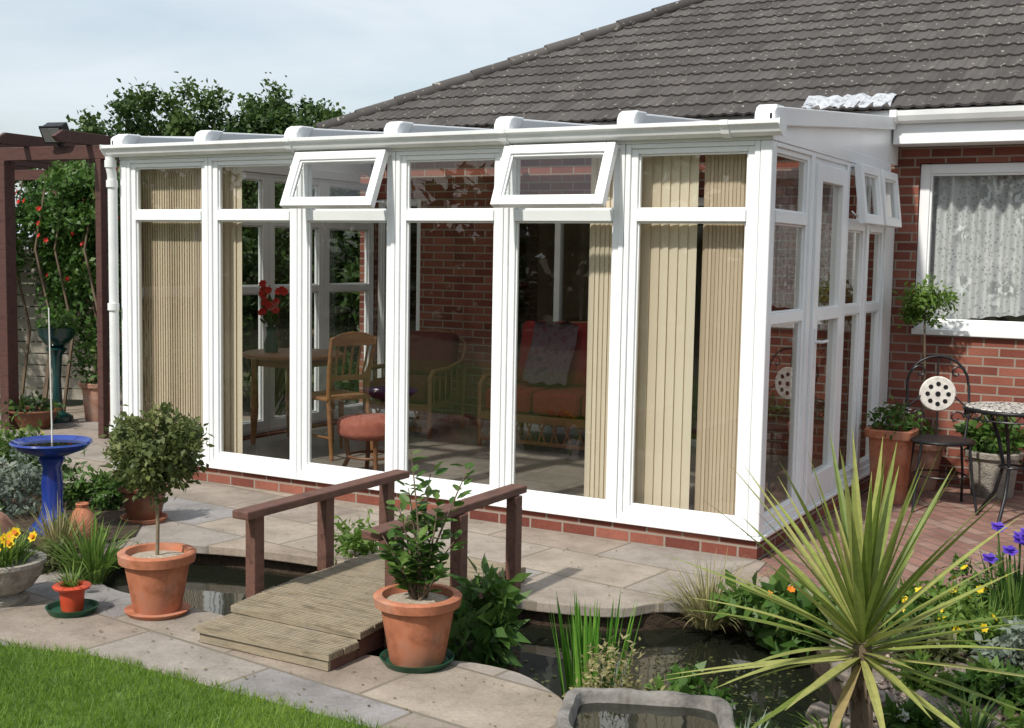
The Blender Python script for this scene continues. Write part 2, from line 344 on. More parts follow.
# ---------------------------------------------------------------- light
SUN=Vector((-.14,-.74,.80)).normalized()
sd=bpy.data.lights.new('sun','SUN'); so=bpy.data.objects.new('sun',sd); coll.objects.link(so)
sd.energy=4.4; sd.angle=math.radians(2.2); sd.color=(1,.95,.87); so.rotation_euler=(-SUN).to_track_quat('-Z','Y').to_euler()
w=bpy.data.worlds.new('World'); scene.world=w; w.use_nodes=True; nt=w.node_tree; bg=nt.nodes['Background']
sky=N(nt,'ShaderNodeTexSky'); sky.sky_type='NISHITA'; sky.sun_disc=False
sky.sun_elevation=math.asin(SUN.z); sky.sun_rotation=math.atan2(SUN.x,SUN.y)%(2*PI); sky.air_density=1.2; sky.dust_density=2.0; sky.ozone_density=1.2
tc=N(nt,'ShaderNodeTexCoord'); mp=N(nt,'ShaderNodeMapping'); mp.inputs['Scale'].default_value=(1.2,1.2,5.0); nt.links.new(tc.outputs['Generated'],mp.inputs['Vector'])
cn=N(nt,'ShaderNodeTexNoise',Scale=2.2,Detail=8,Roughness=.55,Distortion=.4); nt.links.new(mp.outputs['Vector'],cn.inputs['Vector'])
cf=ramp(nt,cn.outputs['Fac'],[(.36,(.45,.45,.45)),(.60,(.94,.94,.94))])
cm=mixc(nt,cf,sky.outputs['Color'],(5.35,5.85,6.3))
nt.links.new(cm,bg.inputs['Color']); bg.inputs['Strength'].default_value=.15
scene.view_settings.view_transform='Standard'; scene.view_settings.look='None'; scene.view_settings.exposure=0
# ---------------------------------------------------------------- ground, pond, paving
def smooth_loop(pts,k=4):
    out=[];n=len(pts)
    for i in range(n):
        p0,p1,p2,p3=[Vector(pts[(i+j)%n]) for j in (-1,0,1,2)]
        for a in range(k):
            t=a/k
            out.append(.5*((2*p1)+(-p0+p2)*t+(2*p0-5*p1+4*p2-p3)*t*t+(-p0+3*p1-3*p2+p3)*t**3))
    return out
def smooth_open(pts,k=4):
    P_=[Vector((a,b,0)) for a,b in pts]; P_=[P_[0]]+P_+[P_[-1]]; out=[]
    for i in range(1,len(P_)-2):
        p0,p1,p2,p3=P_[i-1:i+3]
        for a in range(k):
            t=a/k; q=.5*((2*p1)+(-p0+p2)*t+(2*p0-5*p1+4*p2-p3)*t*t+(-p0+3*p1-3*p2+p3)*t**3); out.append((q.x,q.y))
    out.append(pts[-1]); return out
pondp=[(-2.15,-2.32),(-1.82,-2.34),(-1.15,-2.44),(-.75,-2.42),(-.43,-2.27),(-.075,-2.38),(.12,-2.55),(.32,-2.58),(.60,-2.50),(.86,-2.30),(.95,-1.95),(.91,-1.70),(.66,-1.20),(.34,-.93),(.01,-.89),(-.25,-1.15),(-.55,-1.26),(-.86,-1.29),(-1.31,-1.22),(-1.97,-1.19),(-2.47,-1.25),(-2.91,-1.38),(-3.1,-1.7),(-2.9,-2.1),(-2.5,-2.3)]
pl=smooth_loop([(a,b,0) for a,b in pondp],3)
def sheet_with_hole(name,outer,inner,z,mat):
    bm=bmesh.new(); es=[]
    for loop in (outer,inner):
        vs=[bm.verts.new((q[0],q[1],z)) for q in loop]
        for i in range(len(vs)): es.append(bm.edges.new((vs[i],vs[(i+1)%len(vs)])))
    bmesh.ops.triangle_fill(bm,edges=es,use_beauty=True,use_dissolve=False,normal=(0,0,1))
    me=bpy.data.meshes.new(name); bm.to_mesh(me); bm.free(); me.materials.append(mat)
    o=bpy.data.objects.new(name,me); coll.objects.link(o); return struct(o)
sheet_with_hole('ground',[(-600,-600),(600,-600),(600,600),(-600,600)],pl,-.03,FIELD)
def slab(name,poly,z0,z1,mat):
    mb=MB(); mb.prism(poly,'z',z0,z1); o=mb.build(name,mat,bevel=.006); return struct(o)
mb=MB(); k=len(pl)
for i in range(k):
    a,b=pl[i],pl[(i+1)%k]; mb._add([(a.x,a.y,-.03),(b.x,b.y,-.03),(b.x,b.y,-.5),(a.x,a.y,-.5)],[(0,1,2,3)])
mb._add([(q.x,q.y,-.5) for q in pl],[tuple(range(k))]); struct(mb.build('pond_bed',SOIL))
mb=MB(); mb._add([(q.x,q.y,-.13) for q in pl],[tuple(range(k))]); struct(mb.build('pond_water',WATER))
near=smooth_open([(-3.05,-1.7),(-2.86,-2.02),(-2.5,-2.24),(-2.15,-2.27),(-1.82,-2.28),(-1.5,-2.32),(-1.15,-2.38),(-.75,-2.37),(-.58,-2.28),(-.42,-2.23),(-.22,-2.24),(-.05,-2.33),(.07,-2.42),(.17,-2.56),(.24,-2.75),(.28,-3.05)],3)
lawn_edge=smooth_open([(-.1,-3.02),(-.335,-2.985),(-1.19,-2.98),(-1.74,-2.97),(-2.17,-3.08),(-2.6,-3.2),(-3.2,-3.45),(-4.2,-3.9),(-8,-4.6)],3)
far=smooth_open([(.55,-.62),(.36,-.82),(.02,-.95),(-.15,-1.05),(-.25,-1.21),(-.55,-1.32),(-.86,-1.35),(-1.31,-1.28),(-1.97,-1.25),(-2.47,-1.31),(-2.85,-1.43)],3)
poly=[(-8,.0)]+lawn_edge[::-1]+[(.1,-3.06)]+near[::-1]+far[::-1]+[(.62,-.40),(.08,-.30),(.05,.02),(-5.1,.02),(-5.1,3.0),(-8,3.0)]
slab('patio_paving',poly,-.05,0,FLAG)
slab('block_paving',[(.084,-.296),(.624,-.396),(1.35,-.05),(2.6,.5),(9,2.0),(9,2.995),(.01,2.995),(.01,.024),(.054,.024)],-.05,0,PAVER)
lp=[(.09,-3.068),(.28,-3.1),(.45,-3.6),(.7,-6),(.7,-9),(-9,-9),(-9,-4.75)]+[(a,b-.008) for a,b in lawn_edge[::-1]]
slab('lawn',lp,-.05,.0,TURF)
n=85000
P0=np.stack([rng.uniform(-3.6,.35,n),rng.uniform(-4.6,-2.95,n),np.zeros(n)],1)
ex=np.array([q[0] for q in lawn_edge[::-1]]+[.1,.3]); ey=np.array([q[1] for q in lawn_edge[::-1]]+[-3.06,-3.1])
lim=np.interp(P0[:,0],ex,ey)+.012*np.sin(P0[:,0]*23)+.008*np.sin(P0[:,0]*61); P0=P0[P0[:,1]<lim]; n=len(P0)
D=np.stack([rng.normal(0,.45,n),rng.normal(0,.45,n),np.ones(n)],1); S=rand_dir(n); S[:,2]=0
tone=np.array([mnoise.noise(Vector((q[0]*2.2,q[1]*2.2,0))) for q in P0])
h=.022+.022*rng.random(n)
v=np.stack([P0-S*.0018,P0+S*.0018,P0+D*h[:,None]],1).reshape(-1,3)
stuff(np_mesh('grass',v,np.arange(n*3).reshape(-1,3),np.clip(.45+.5*tone+rng.normal(0,.18,n),0,1),GRASS))
n=240
P1=np.stack([rng.uniform(-3.4,.2,n),np.where(rng.random(n)<.5,rng.uniform(-2.95,-2.4,n),rng.uniform(-1.2,-.05,n)),np.full(n,.004)],1)
D=np.stack([rng.normal(0,1,n),rng.normal(0,1,n),rng.uniform(0,.15,n)],1); Nn=np.tile([0,0,1.],(n,1))+rng.normal(0,.15,(n,3))
v,f_,r_=np_leaves(P1,D,Nn,rng.uniform(.008,.024,n),rng.uniform(.005,.012,n),rng.random(n)); stuff(np_mesh('fallen_leaves',v,f_,r_,leafmat('dead_leaves',[(0,(.08,.05,.02)),(.5,(.16,.11,.04)),(1,(.12,.13,.03))],trans=.1)))
n=420
P1=np.stack([rng.normal(.35,.35,n),rng.normal(-1.6,.35,n),np.full(n,-.127)],1); k=(P1[:,0]<.8)&(P1[:,1]>-2.3)&(P1[:,1]<-1.25); P1=P1[k]; n=len(P1)
D=np.stack([rng.normal(0,1,n),rng.normal(0,1,n),np.zeros(n)],1); Nn=np.tile([0,0,1.],(n,1))
v,f_,r_=np_leaves(P1,D,Nn,rng.uniform(.01,.035,n),rng.uniform(.008,.025,n),rng.random(n)); stuff(np_mesh('floating_leaves',v,f_,r_,G_OLIVE))
slab('flower_bed',[(-3.15,-1.45),(-3.6,-.9),(-4.4,-.75),(-5.4,-.6),(-7.5,-.2),(-7.5,-2.6),(-4.2,-2.75),(-3.2,-2.35)],.001,.012,SOIL)
slab('border_bed',[(.66,-1.1),(.45,-.80),(.62,-.42),(1.35,-.08),(2.6,.47),(6,1.2),(6,-4.5),(.5,-4.5),(.30,-3.4),(.3,-2.68),(.62,-2.55),(.92,-2.33),(1.0,-1.95),(.95,-1.65)],-.029,-.006,SOIL)
# ---------------------------------------------------------------- conservatory
cons=thing('conservatory','white upvc lean-to conservatory on low brick plinth against bungalow','conservatory')
L=4.80
mb=MB(); mb.box(-L+.01,-.005,.005,.16,-.03,.108); mb.box(-.16,-.005,.16,2.99,-.03,.108); mb.box(-L+.01,-L+.15,.16,2.99,-.03,.108)
mb.build('plinth_wall',BRICK,cons)
mb=MB(); mb.box(-L+.15,-.16,.16,2.99,0,.095); mb.build('floor',TILEFLOOR,cons)
mb=MB(); mb.box(-L-.02,.022,-.026,.09,.11,.129); mb.box(-.06,.022,.09,2.99,.11,.129); mb.box(-L-.02,-L+.06,.09,2.99,.11,.129); mb.build('sill',UPVC,cons,bevel=.004)
def unit(T,u0,w,z0=.13,z1=2.25,tr=1.823,trh=.066,midrail=None,openl=0,fr=.071,d0=0.0,d1=.07,name='window'):
    mb=MB(); mb.T=T; e=.0022
    u1=u0+w-e; u0=u0+e
    bt=.082; oo=.030; di=d0+.014
    mb.box(u0,u0+oo,d0,d1,z0,z1); mb.box(u1-oo,u1,d0,d1,z0,z1); mb.box(u0+oo,u1-oo,d0,d1,z0,z0+.040); mb.box(u0+oo,u1-oo,d0,d1,z1-.025,z1)
    mb.box(u0+oo,u0+fr,di,d1-.002,z0+.04,z1-.025); mb.box(u1-fr,u1-oo,di,d1-.002,z0+.04,z1-.025)
    mb.box(u0+fr,u1-fr,di,d1-.002,z0+.04,z0+bt); mb.box(u0+fr,u1-fr,di,d1-.002,z1-.055,z1-.025)
    panes=[]
    zs=z0+bt
    if midrail:
        mb.box(u0+fr,u1-fr,di,d1-.002,midrail-.03,midrail+.03); panes.append((zs,midrail-.03)); zs=midrail+.03
    if tr:
        mb.box(u0+fr,u1-fr,d0+.004,d1-.002,tr,tr+trh); panes.append((zs,tr)); panes.append((tr+trh,z1-.055))
    else: panes.append((zs,z1-.055))
    for (a,b) in panes:
        x0,x1=u0+fr,u1-fr; q=.011; y0,y1=d0+.028,d0+.05
        mb.box(x0,x0+q,y0,y1,a,b);mb.box(x1-q,x1,y0,y1,a,b);mb.box(x0+q,x1-q,y0,y1,a,a+q);mb.box(x0+q,x1-q,y0,y1,b-q,b)
    o=mb.build(name,UPVC,cons,bevel=.004)
    for i,(a,b) in enumerate(panes):
        if openl and i==len(panes)-1: continue
        tl=random.uniform(-.0012,.0012); tl2=random.uniform(-.0012,.0012)
        g=MB(); g.T=T; g._add([(u0+fr+.01,d0+.038,a+.008),(u1-fr-.01,d0+.038+tl,a+.008),(u1-fr-.01,d0+.038+tl+tl2,b-.008),(u0+fr+.01,d0+.038+tl2,b-.008)],[(0,1,2,3)]); g.build('glass_pane',GLASS,o)
    if openl:
        ang=math.radians(openl); zt=z1-.012; Hh=z1-.02-(tr+.045)+.02
        RT=T@Matrix.Translation((0,-.012,zt))@Matrix.Rotation(-ang,4,'X')
        m2=MB(); m2.T=RT; a0,a1=u0+fr-.04,u1-fr+.04; fw_=.056; t0,t1=-.055,-.005
        m2.box(a0,a0+fw_,t0,t1,-Hh,0);m2.box(a1-fw_,a1,t0,t1,-Hh,0);m2.box(a0+fw_,a1-fw_,t0,t1,-Hh,-Hh+fw_);m2.box(a0+fw_,a1-fw_,t0,t1,-fw_,0)
        q=.012; x0,x1,za,zb=a0+fw_,a1-fw_,-Hh+fw_,-fw_
        m2.box(x0,x0+q,t0+.014,t1-.01,za,zb);m2.box(x1-q,x1,t0+.014,t1-.01,za,zb);m2.box(x0+q,x1-q,t0+.014,t1-.01,za,za+q);m2.box(x0+q,x1-q,t0+.014,t1-.01,zb-q,zb)
        m2.build('opening_sash',UPVC,o,bevel=.005)
        g=MB(); g.T=RT; g._add([(x0+.01,-.028,za+.01),(x1-.01,-.028,za+.01),(x1-.01,-.028,zb-.01),(x0+.01,-.028,zb-.01)],[(0,1,2,3)]); g.build('glass_pane',GLASS,o)
        yb=-math.sin(ang)*Hh*.95; zb2=zt-math.cos(ang)*Hh*.95
        for uu in (u0+fr+.02,u1-fr-.02):
            m3=MB(); m3.T=T; m3.tube([(uu,0.0,tr+.12),(uu,yb*.9,zb2+.03)],.006,6); m3.build('stay_arm',CHROME,o)
    return o
TF=Matrix.Translation((-L,0,0))
TS=Matrix(((0,-1,0,0),(1,0,0,0),(0,0,1,0),(0,0,0,1)))
TL=Matrix.Translation((-L,3.0,0))@Matrix(((0,1,0,0),(-1,0,0,0),(0,0,1,0),(0,0,0,1)))
for i in range(6): unit(TF,.06+.78*i,.78,openl=24 if i in (2,4) else 0)
unit(TS,.062,.735,midrail=1.30)
unit(TS,1.60,.57,midrail=1.30,openl=7,fr=.078)
unit(TS,2.17,.55,midrail=1.30,openl=7,fr=.078)
mb=MB(); mb.T=TS; mb.box(2.723,2.99,.004,.068,.13,2.25); mb.build('wall_jamb_panel',UPVC,cons,bevel=.004)
for k_ in range(4): unit(TL,.01+.732*k_,.732,midrail=1.30)
dr=unit(TS,.797,.803,z0=.13,z1=2.25,tr=None,fr=.055,name='door_frame')
for chd in list(dr.children): bpy.data.objects.remove(chd)
mb=MB(); mb.T=TS; a0,a1=.86,1.535; y0,y1=-.012,.055
mb.box(a0,a0+.10,y0,y1,.16,2.19);mb.box(a1-.10,a1,y0,y1,.16,2.19);mb.box(a0+.1,a1-.1,y0,y1,.16,.32);mb.box(a0+.1,a1-.1,y0,y1,2.09,2.19);mb.box(a0+.1,a1-.1,y0,y1,1.26,1.34)
door=mb.build('door',UPVC,cons,bevel=.005)
for (za,zb) in ((.32,1.26),(1.34,2.09)):
    g=MB(); g.T=TS; g._add([(a0+.1,.02,za),(a1-.1,.02,za),(a1-.1,.02,zb),(a0+.1,.02,zb)],[(0,1,2,3)]); g.build('glass_pane',GLASS,door)
mb=MB(); mb.T=TS; mb.box(a0+.02,a0+.06,y0-.008,y0,1.0,1.22); mb.tube([(a0+.04,y0-.008,1.14),(a0+.04,y0-.05,1.14),(a0+.15,y0-.05,1.14)],.009,8); mb.build('handle',UPVC2,door,smooth=True)
mb=MB(); mb.box(-.061,.004,-.004,.061,.13,2.25); mb.build('corner_post',UPVC,cons,bevel=.008)
mb=MB(); mb.box(-L-.004,-L+.061,-.004,.061,.13,2.25); mb.build('corner_post',UPVC,cons,bevel=.008)
mb=MB(); mb.box(-L-.006,.006,-.006,.09,2.251,2.325); mb.box(-.09,.006,.09,2.74,2.251,2.325); mb.box(-L-.006,-L+.09,.09,2.74,2.251,2.325); mb.build('eaves_beam',UPVC,cons,bevel=.004)
mb=MB(); prof=[(-.008,2.27),(-.05,2.268),(-.085,2.285),(-.10,2.315),(-.118,2.325),(-.118,2.347),(-.108,2.347),(-.105,2.332),(-.03,2.33),(-.008,2.347)]
mb.prism(prof,'x',-L-.06,.07)
mb.build('gutter',UPVC2,cons,bevel=.002)
for xx in (-L-.066,.07):
    mb=MB(); mb.prism([(-.006,2.262),(-.055,2.26),(-.095,2.282),(-.125,2.32),(-.125,2.352),(-.006,2.352)],'x',xx,xx+.006); mb.build('gutter_end_cap',UPVC,cons)
for xx in (-3.2,-1.6,-.25):
    mb=MB(); mb.prism([(-.006,2.264),(-.055,2.262),(-.09,2.28),(-.106,2.313),(-.122,2.323),(-.122,2.350),(-.006,2.350)],'x',xx,xx+.045); mb.build('gutter_bracket',UPVC2,cons,bevel=.002)
mb=MB(); x=-L-.035
mb.tube([(x,-.06,2.27),(x,-.06,2.20),(x,-.045,2.15),(x,-.04,2.05),(x,-.04,.02)],.034,14)
for z in (2.22,2.08,1.2,.3): mb.tube([(x,-.045 if z<2.1 else -.058,z-.025),(x,-.045 if z<2.1 else -.058,z+.025)],.041,14)
mb.build('downpipe',UPVC2,cons,smooth=True)
def rz(y,o=0): return 2.352+.088*y+o
mb=MB()
for i in range(24):
    x0=-L+i*(L/24); x1=x0+L/24
    mb._add([(x0,0.0,rz(0)),(x1,0.0,rz(0)),(x1,2.735,rz(2.735)),(x0,2.735,rz(2.735))],[(0,1,2,3)])
mb.build('roof_sheet',POLY,cons)
for i in range(7):
    xc=-.03-i*.79
    if i==6: xc=-L+.03
    w_=.034
    mb=MB()
    pr=[(.0,rz(0,.004)),(2.73,rz(2.73,.004)),(2.73,rz(2.73,.03)),(1.5,rz(1.5,.035)),(.0,rz(0,.072))]
    mb.prism(pr,'x',xc-w_,xc+w_); mb.build('glazing_bar',UPVC,cons,bevel=.01)
    mb=MB(); pr=[(-.06,rz(0,-.012)),(.06,rz(0,.0)),(.13,rz(.13,.074)),(.0,rz(0,.082)),(-.035,rz(0,.066)),(-.06,rz(0,.03))]
    mb.prism(pr,'x',xc-w_-.018,xc+w_+.018); mb.build('bar_end_cap',UPVC,cons,bevel=.008)
for xs,s in ((0.0,1),(-L,-1)):
    mb=MB(); a,b=(xs-.03,xs-.004) if s>0 else (xs+.004,xs+.03)
    mb.prism([(.0,2.326),(2.99,2.326),(2.99,rz(2.74)-.002),(2.74,rz(2.74)-.002),(0,rz(0)-.002)],'x',a,b); mb.build('side_infill_panel',UPVC,cons)
    mb=MB(); a,b=(xs-.004,xs+.03) if s>0 else (xs-.03,xs+.004)
    mb.prism([(-.06,rz(-.06,-.03)),(2.735,rz(2.735,-.03)),(2.735,rz(2.735,.06)),(-.03,rz(-.03,.07)),(-.06,rz(-.06,.05))],'x',a,b); mb.build('verge_trim',UPVC,cons,bevel=.006)
# ---------------------------------------------------------------- house
house=thing('bungalow','red brick bungalow with dark grey hipped tile roof','house')
HX0,HX1,HY0,HY1=-4.9,9.0,3.0,11.0; ZT=2.5
mb=MB(); t=.28
def wallrun(x0,x1,ops):
    x=x0
    for (a,b,z0,z1) in ops:
        mb.box(x,a,HY0,HY0+t,-.03,ZT)
        if z0>0: mb.box(a,b,HY0,HY0+t,-.03,z0)
        mb.box(a,b,HY0,HY0+t,z1,ZT); x=b
    mb.box(x,x1,HY0,HY0+t,-.03,ZT)
wallrun(HX0,HX1,[(-4.72,-4.22,.10,2.12),(-3.42,-1.25,0.0,2.12),(.15,2.0,1.12,2.34),(4.5,6.2,1.12,2.34)])
mb.box(HX0,HX0+t,HY0+t,HY1-t,-.03,ZT);mb.box(HX1-t,HX1,HY0+t,HY1-t,-.03,ZT);mb.box(HX0,HX1,HY1-t,HY1,-.03,ZT)
mb.build('wall',BRICK,house)
mb=MB(); mb.box(HX0+t,HX1-t,6.0,6.1,-.02,ZT-.06); mb.box(HX0+t,HX1-t,HY0+t,HY1-t,ZT-.06,ZT-.02); mb.build('interior_partition',PLASTER,house)
mb=MB(); mb.box(HX0+t,HX1-t,HY0+t,HY1-t,-.02,.05); mb.build('interior_floor',PINE,house)
mb=MB(); mb.box(.01,HX1+.3,2.74,2.765,2.46,2.66); mb.box(.01,HX1+.3,2.765,3.0,2.46,2.475); mb.box(HX0-.3,.01,2.74,2.765,2.66,2.70); mb.build('fascia_board',UPVC,house,bevel=.003)
mb=MB(); prof=[(2.738,2.60),(2.70,2.60),(2.665,2.615),(2.645,2.65),(2.64,2.685),(2.65,2.685),(2.66,2.66),(2.738,2.67)]
mb.prism(prof,'x',.02,HX1+.3)
for xx in (.02,3.0,6.0): mb.prism([(2.739,2.595),(2.66,2.605),(2.635,2.64),(2.63,2.69),(2.739,2.69)],'x',xx-.02 if xx>.1 else .0,xx+.03)
mb.build('gutter',UPVC2,house,bevel=.002)
XL,YE,ZE=-5.2,2.70,2.70; tp=.539; cosr=1/math.sqrt(1+tp*tp); gauge=.235; nc=20; per=.10; tw=.20
sv=Vector((0,cosr,tp*cosr)); nv=Vector((0,-tp*cosr,cosr))
vs=[];fs=[];rr=[]
for j in range(nc):
    a=j*gauge; b=(j+1)*gauge+.03
    y_a=YE+a*cosr; hip=XL+(y_a-YE)+.02
    xs=np.arange(hip,HX1+.3,.0166667)
    base=len(vs); m_=len(xs)
    tile=rng.random(120); joff=(j%2)*.10
    for x in xs:
        ph=(x%per)/per; hh=.011*max(0,math.cos((ph-.5)*2*PI))**.9
        jit=.0015*tile[int((x+joff+6)/tw)%120]
        A=Vector((x,YE,ZE))+sv*a; B=Vector((x,YE,ZE))+sv*b
        vs+= [tuple(A+nv*(hh+.004)),tuple(A+nv*(hh+.021+jit)),tuple(B+nv*(hh+.004))]
    for i in range(m_-1):
        q=base+3*i; fs+= [(q,q+3,q+4,q+1),(q+1,q+4,q+5,q+2)]
        tt=tile[int((xs[i]+joff+6)/tw)%120]; rr+=[tt*.3,tt]
me=bpy.data.meshes.new('roof'); me.from_pydata(vs,[],fs); me.materials.append(TILE); me.attributes.new('rnd','FLOAT','FACE').data.foreach_set('value',rr)
roof=bpy.data.objects.new('roof',me); coll.objects.link(roof); roof.parent=house
zr=ZE+4.4*tp
mb=MB(); yb=HY1+.3; ym=YE+4.4
e1=(XL,YE,ZE-.005); e2=(XL,yb,ZE-.005); h1=(XL+4.4,ym,zr-.005)
mb._add([e1,h1,e2],[(0,1,2)]); mb._add([e2,h1,(HX1+.3,ym,zr-.005),(HX1+.3,yb,ZE-.005)],[(0,1,2,3)]); mb._add([e1,(HX1+.3,YE,ZE-.005),(HX1+.3,ym,zr-.005),h1],[(0,1,2,3)]); mb.build('roof_underlay',TILE,house)
mb=MB(); A=Vector((XL+.02,YE+.02,ZE+.02)); B=Vector((XL+4.4,ym,zr+.03)); n_=17
for i in range(n_):
    p0=A.lerp(B,i/n_); p1=A.lerp(B,(i+1.08)/n_); mb.tube([p0+Vector((0,0,.012)),p1],[.065,.06],12)
mb.build('hip_tiles',TILE,house,smooth=True)
mb=MB()
for i in range(22):
    x0=XL+4.4+i*.45; mb.tube([(x0,ym,zr+.05),(x0+.47,ym,zr+.04)],[.085,.08],12)
mb.build('ridge_tiles',TILE,house,smooth=True)
mb=MB(); pts=[]
for i in range(19):
    x=-.66+i*.036
    for k_,yy in enumerate((2.70,2.76,2.83,2.90)):
        pts.append((x,yy,2.725+k_*.040+.030*mnoise.noise(Vector((x*14,yy*16,1)))+.012*math.sin(i*2.1+k_)))
fsf=[(i*4+k_,i*4+4+k_,i*4+5+k_,i*4+1+k_) for i in range(18) for k_ in range(3)]
mb._add(pts,fsf); mb.build('lead_flashing',LEAD,house)
def hwin(x0,x1,z0,z1,fr=.07):
    mb=MB(); e=.004; y0,y1=3.03,3.10; x0+=e;x1-=e;z0+=e;z1-=e
    mb.box(x0,x0+fr,y0,y1,z0,z1);mb.box(x1-fr,x1,y0,y1,z0,z1);mb.box(x0+fr,x1-fr,y0,y1,z0,z0+fr);mb.box(x0+fr,x1-fr,y0,y1,z1-fr,z1)
    q=.016; a,b=y0+.012,y1-.01
    mb.box(x0+fr,x0+fr+q,a,b,z0+fr,z1-fr);mb.box(x1-fr-q,x1-fr,a,b,z0+fr,z1-fr);mb.box(x0+fr+q,x1-fr-q,a,b,z0+fr,z0+fr+q);mb.box(x0+fr+q,x1-fr-q,a,b,z1-fr-q,z1-fr)
    o=mb.build('window',UPVC,house,bevel=.005)
    g=MB(); g._add([(x0+fr,3.06,z0+fr),(x1-fr,3.06,z0+fr),(x1-fr,3.06,z1-fr),(x0+fr,3.06,z1-fr)],[(0,1,2,3)]); g.build('glass_pane',GLASS,o)
    s_=MB(); s_.box(x0-.0,x1+.0,2.955,3.029,z0-.03,z0+.012); s_.build('sill',UPVC,o,bevel=.005)
hwin(.15,2.0,1.12,2.34); hwin(4.5,6.2,1.12,2.34); hwin(-4.72,-4.22,.14,2.12,.05)
mb=MB(); y0,y1=3.05,3.12
for xx in (-3.41,-2.87,-2.36,-1.83,-1.31): mb.box(xx,xx+.055,y0,y1,.06,2.11)
DP=((-3.355,-2.87),(-2.815,-2.36),(-2.305,-1.83),(-1.775,-1.31))
for a,b in DP:
    mb.box(a,b,y0,y1,.06,.14);mb.box(a,b,y0,y1,2.04,2.11)
pd=mb.build('patio_door',UPVC,house,bevel=.004)
for a,b in DP:
    g=MB(); g._add([(a,3.08,.14),(b,3.08,.14),(b,3.08,2.04),(a,3.08,2.04)],[(0,1,2,3)]); g.build('glass_pane',GLASS,pd)
def curtain(x0,x1,z0,z1,y,mat,name,label,amp=.02,freq=55,cat='curtain',scal=0):
    n_=int((x1-x0)/.006); vs=[]
    for i in range(n_+1):
        x=x0+(x1-x0)*i/n_; yy=y+amp*math.sin(x*freq)+amp*.6*math.sin(x*freq*.43+1)
        zb=z0+scal*max(0,math.sin(PI*(x-x0)/(x1-x0)))+(.012*abs(math.sin(x*26)) if scal else 0)
        vs+=[(x,yy,zb),(x,yy,z1)]
    mb=MB(); mb._add(vs,[(2*i,2*i+2,2*i+3,2*i+1) for i in range(n_)]); return top(mb.build(name,mat,smooth=True),label,cat)
curtain(.2,1.95,1.15,2.27,3.15,NET,'net_curtain','gathered white floral lace net curtain behind the bungalow window',amp=.024,freq=64,scal=.10)
curtain(.18,.30,1.15,2.30,3.24,FLORAL,'patterned_curtain','patterned curtain gathered at the side of the bungalow window',amp=.02,freq=40)
# ---------------------------------------------------------------- vertical blinds
def blind(x0,x1,ang,pitch,sw,mat,label,y=.15,z0=.16,z1=2.2):
    t_=thing('vertical_blind',label,'blind',(0,0,0))
    mb=MB(); mb.box(x0-.01,x1+.01,y-.02,y+.02,z1,z1+.035); mb.build('headrail',UPVC,t_)
    mb=MB(); n_=max(1,int((x1-x0)/pitch))
    for i in range(n_):
        xc=x0+pitch*(i+.5); a=ang+random.uniform(-.04,.04); dx=math.cos(a)*sw/2; dy=math.sin(a)*sw/2
        x_,y_=xc,y; b=.006
        vs=[]
        for k_,tt in enumerate((-1,-.33,.33,1)):
            bow=b*(1-tt*tt); vs+=[(x_+dx*tt+math.sin(a)*bow,y_+dy*tt-math.cos(a)*bow,z0+random.uniform(0,.003)),(x_+dx*tt+math.sin(a)*bow,y_+dy*tt-math.cos(a)*bow,z1)]
        mb._add(vs,[(2*k_,2*k_+2,2*k_+3,2*k_+1) for k_ in range(3)])
    mb.build('slats',mat,t_,smooth=True); return t_
blind(-4.76,-4.08,-.50,.024,.044,BLIND2,'beige vertical blind bunched behind the end window')
blind(-4.08,-3.74,-.28,.058,.085,BLIND,'cream vertical blind half drawn behind a window')
blind(-1.12,-.90,-.45,.030,.05,BLIND,'cream vertical blind stack next to a mullion')
blind(-.86,-.42,-.28,.056,.085,BLIND,'cream vertical blind slats half turned behind the corner window')
blind(-.42,-.04,-.50,.022,.044,BLIND2,'beige bunched vertical blind behind the corner window')
# ---------------------------------------------------------------- bridge
br=thing('garden_bridge','small wooden bridge with brown handrails and weathered planks over the pond','bridge',(-1.185,-1.85,0))
def dz(y):
    pts_=[(-.60,.108),(-.3,.126),(.3,.128),(.6,.105),(.82,.065)]
    return float(np.interp(y,[q[0] for q in pts_],[q[1] for q in pts_]))
pw=.1; nb=16
for bi in range(nb):
    yc=-.80+pw*(bi+.5)
    if bi<2: z=.074; sl=0
    else: z=dz(yc); sl=math.atan((dz(yc+.05)-dz(yc-.05))/.1)
    Mx=Matrix.Translation((random.uniform(-.006,.006),yc,z))@Matrix.Rotation(sl,4,'X')@Matrix.Rotation(random.uniform(-.006,.006),4,'Z')
    mb=MB(); mb.box(-.345,.345,-pw/2+.003,pw/2-.003,-.028,0,M=Mx)
    for gq in range(6):
        yy=-pw/2+.011+gq*(pw-.022)/5
        mb.box(-.344,.344,yy-.0045,yy+.0045,0.0005,.0034,M=Mx)
    mb.build('deck_board',DECK,br,bevel=.0015,seg=1)
mb=MB(); mb.box(-.335,.335,-.602,-.582,.03,.078); mb.box(-.335,.335,-.786,-.768,.003,.045); mb.build('riser_board',DECK,br,bevel=.002)
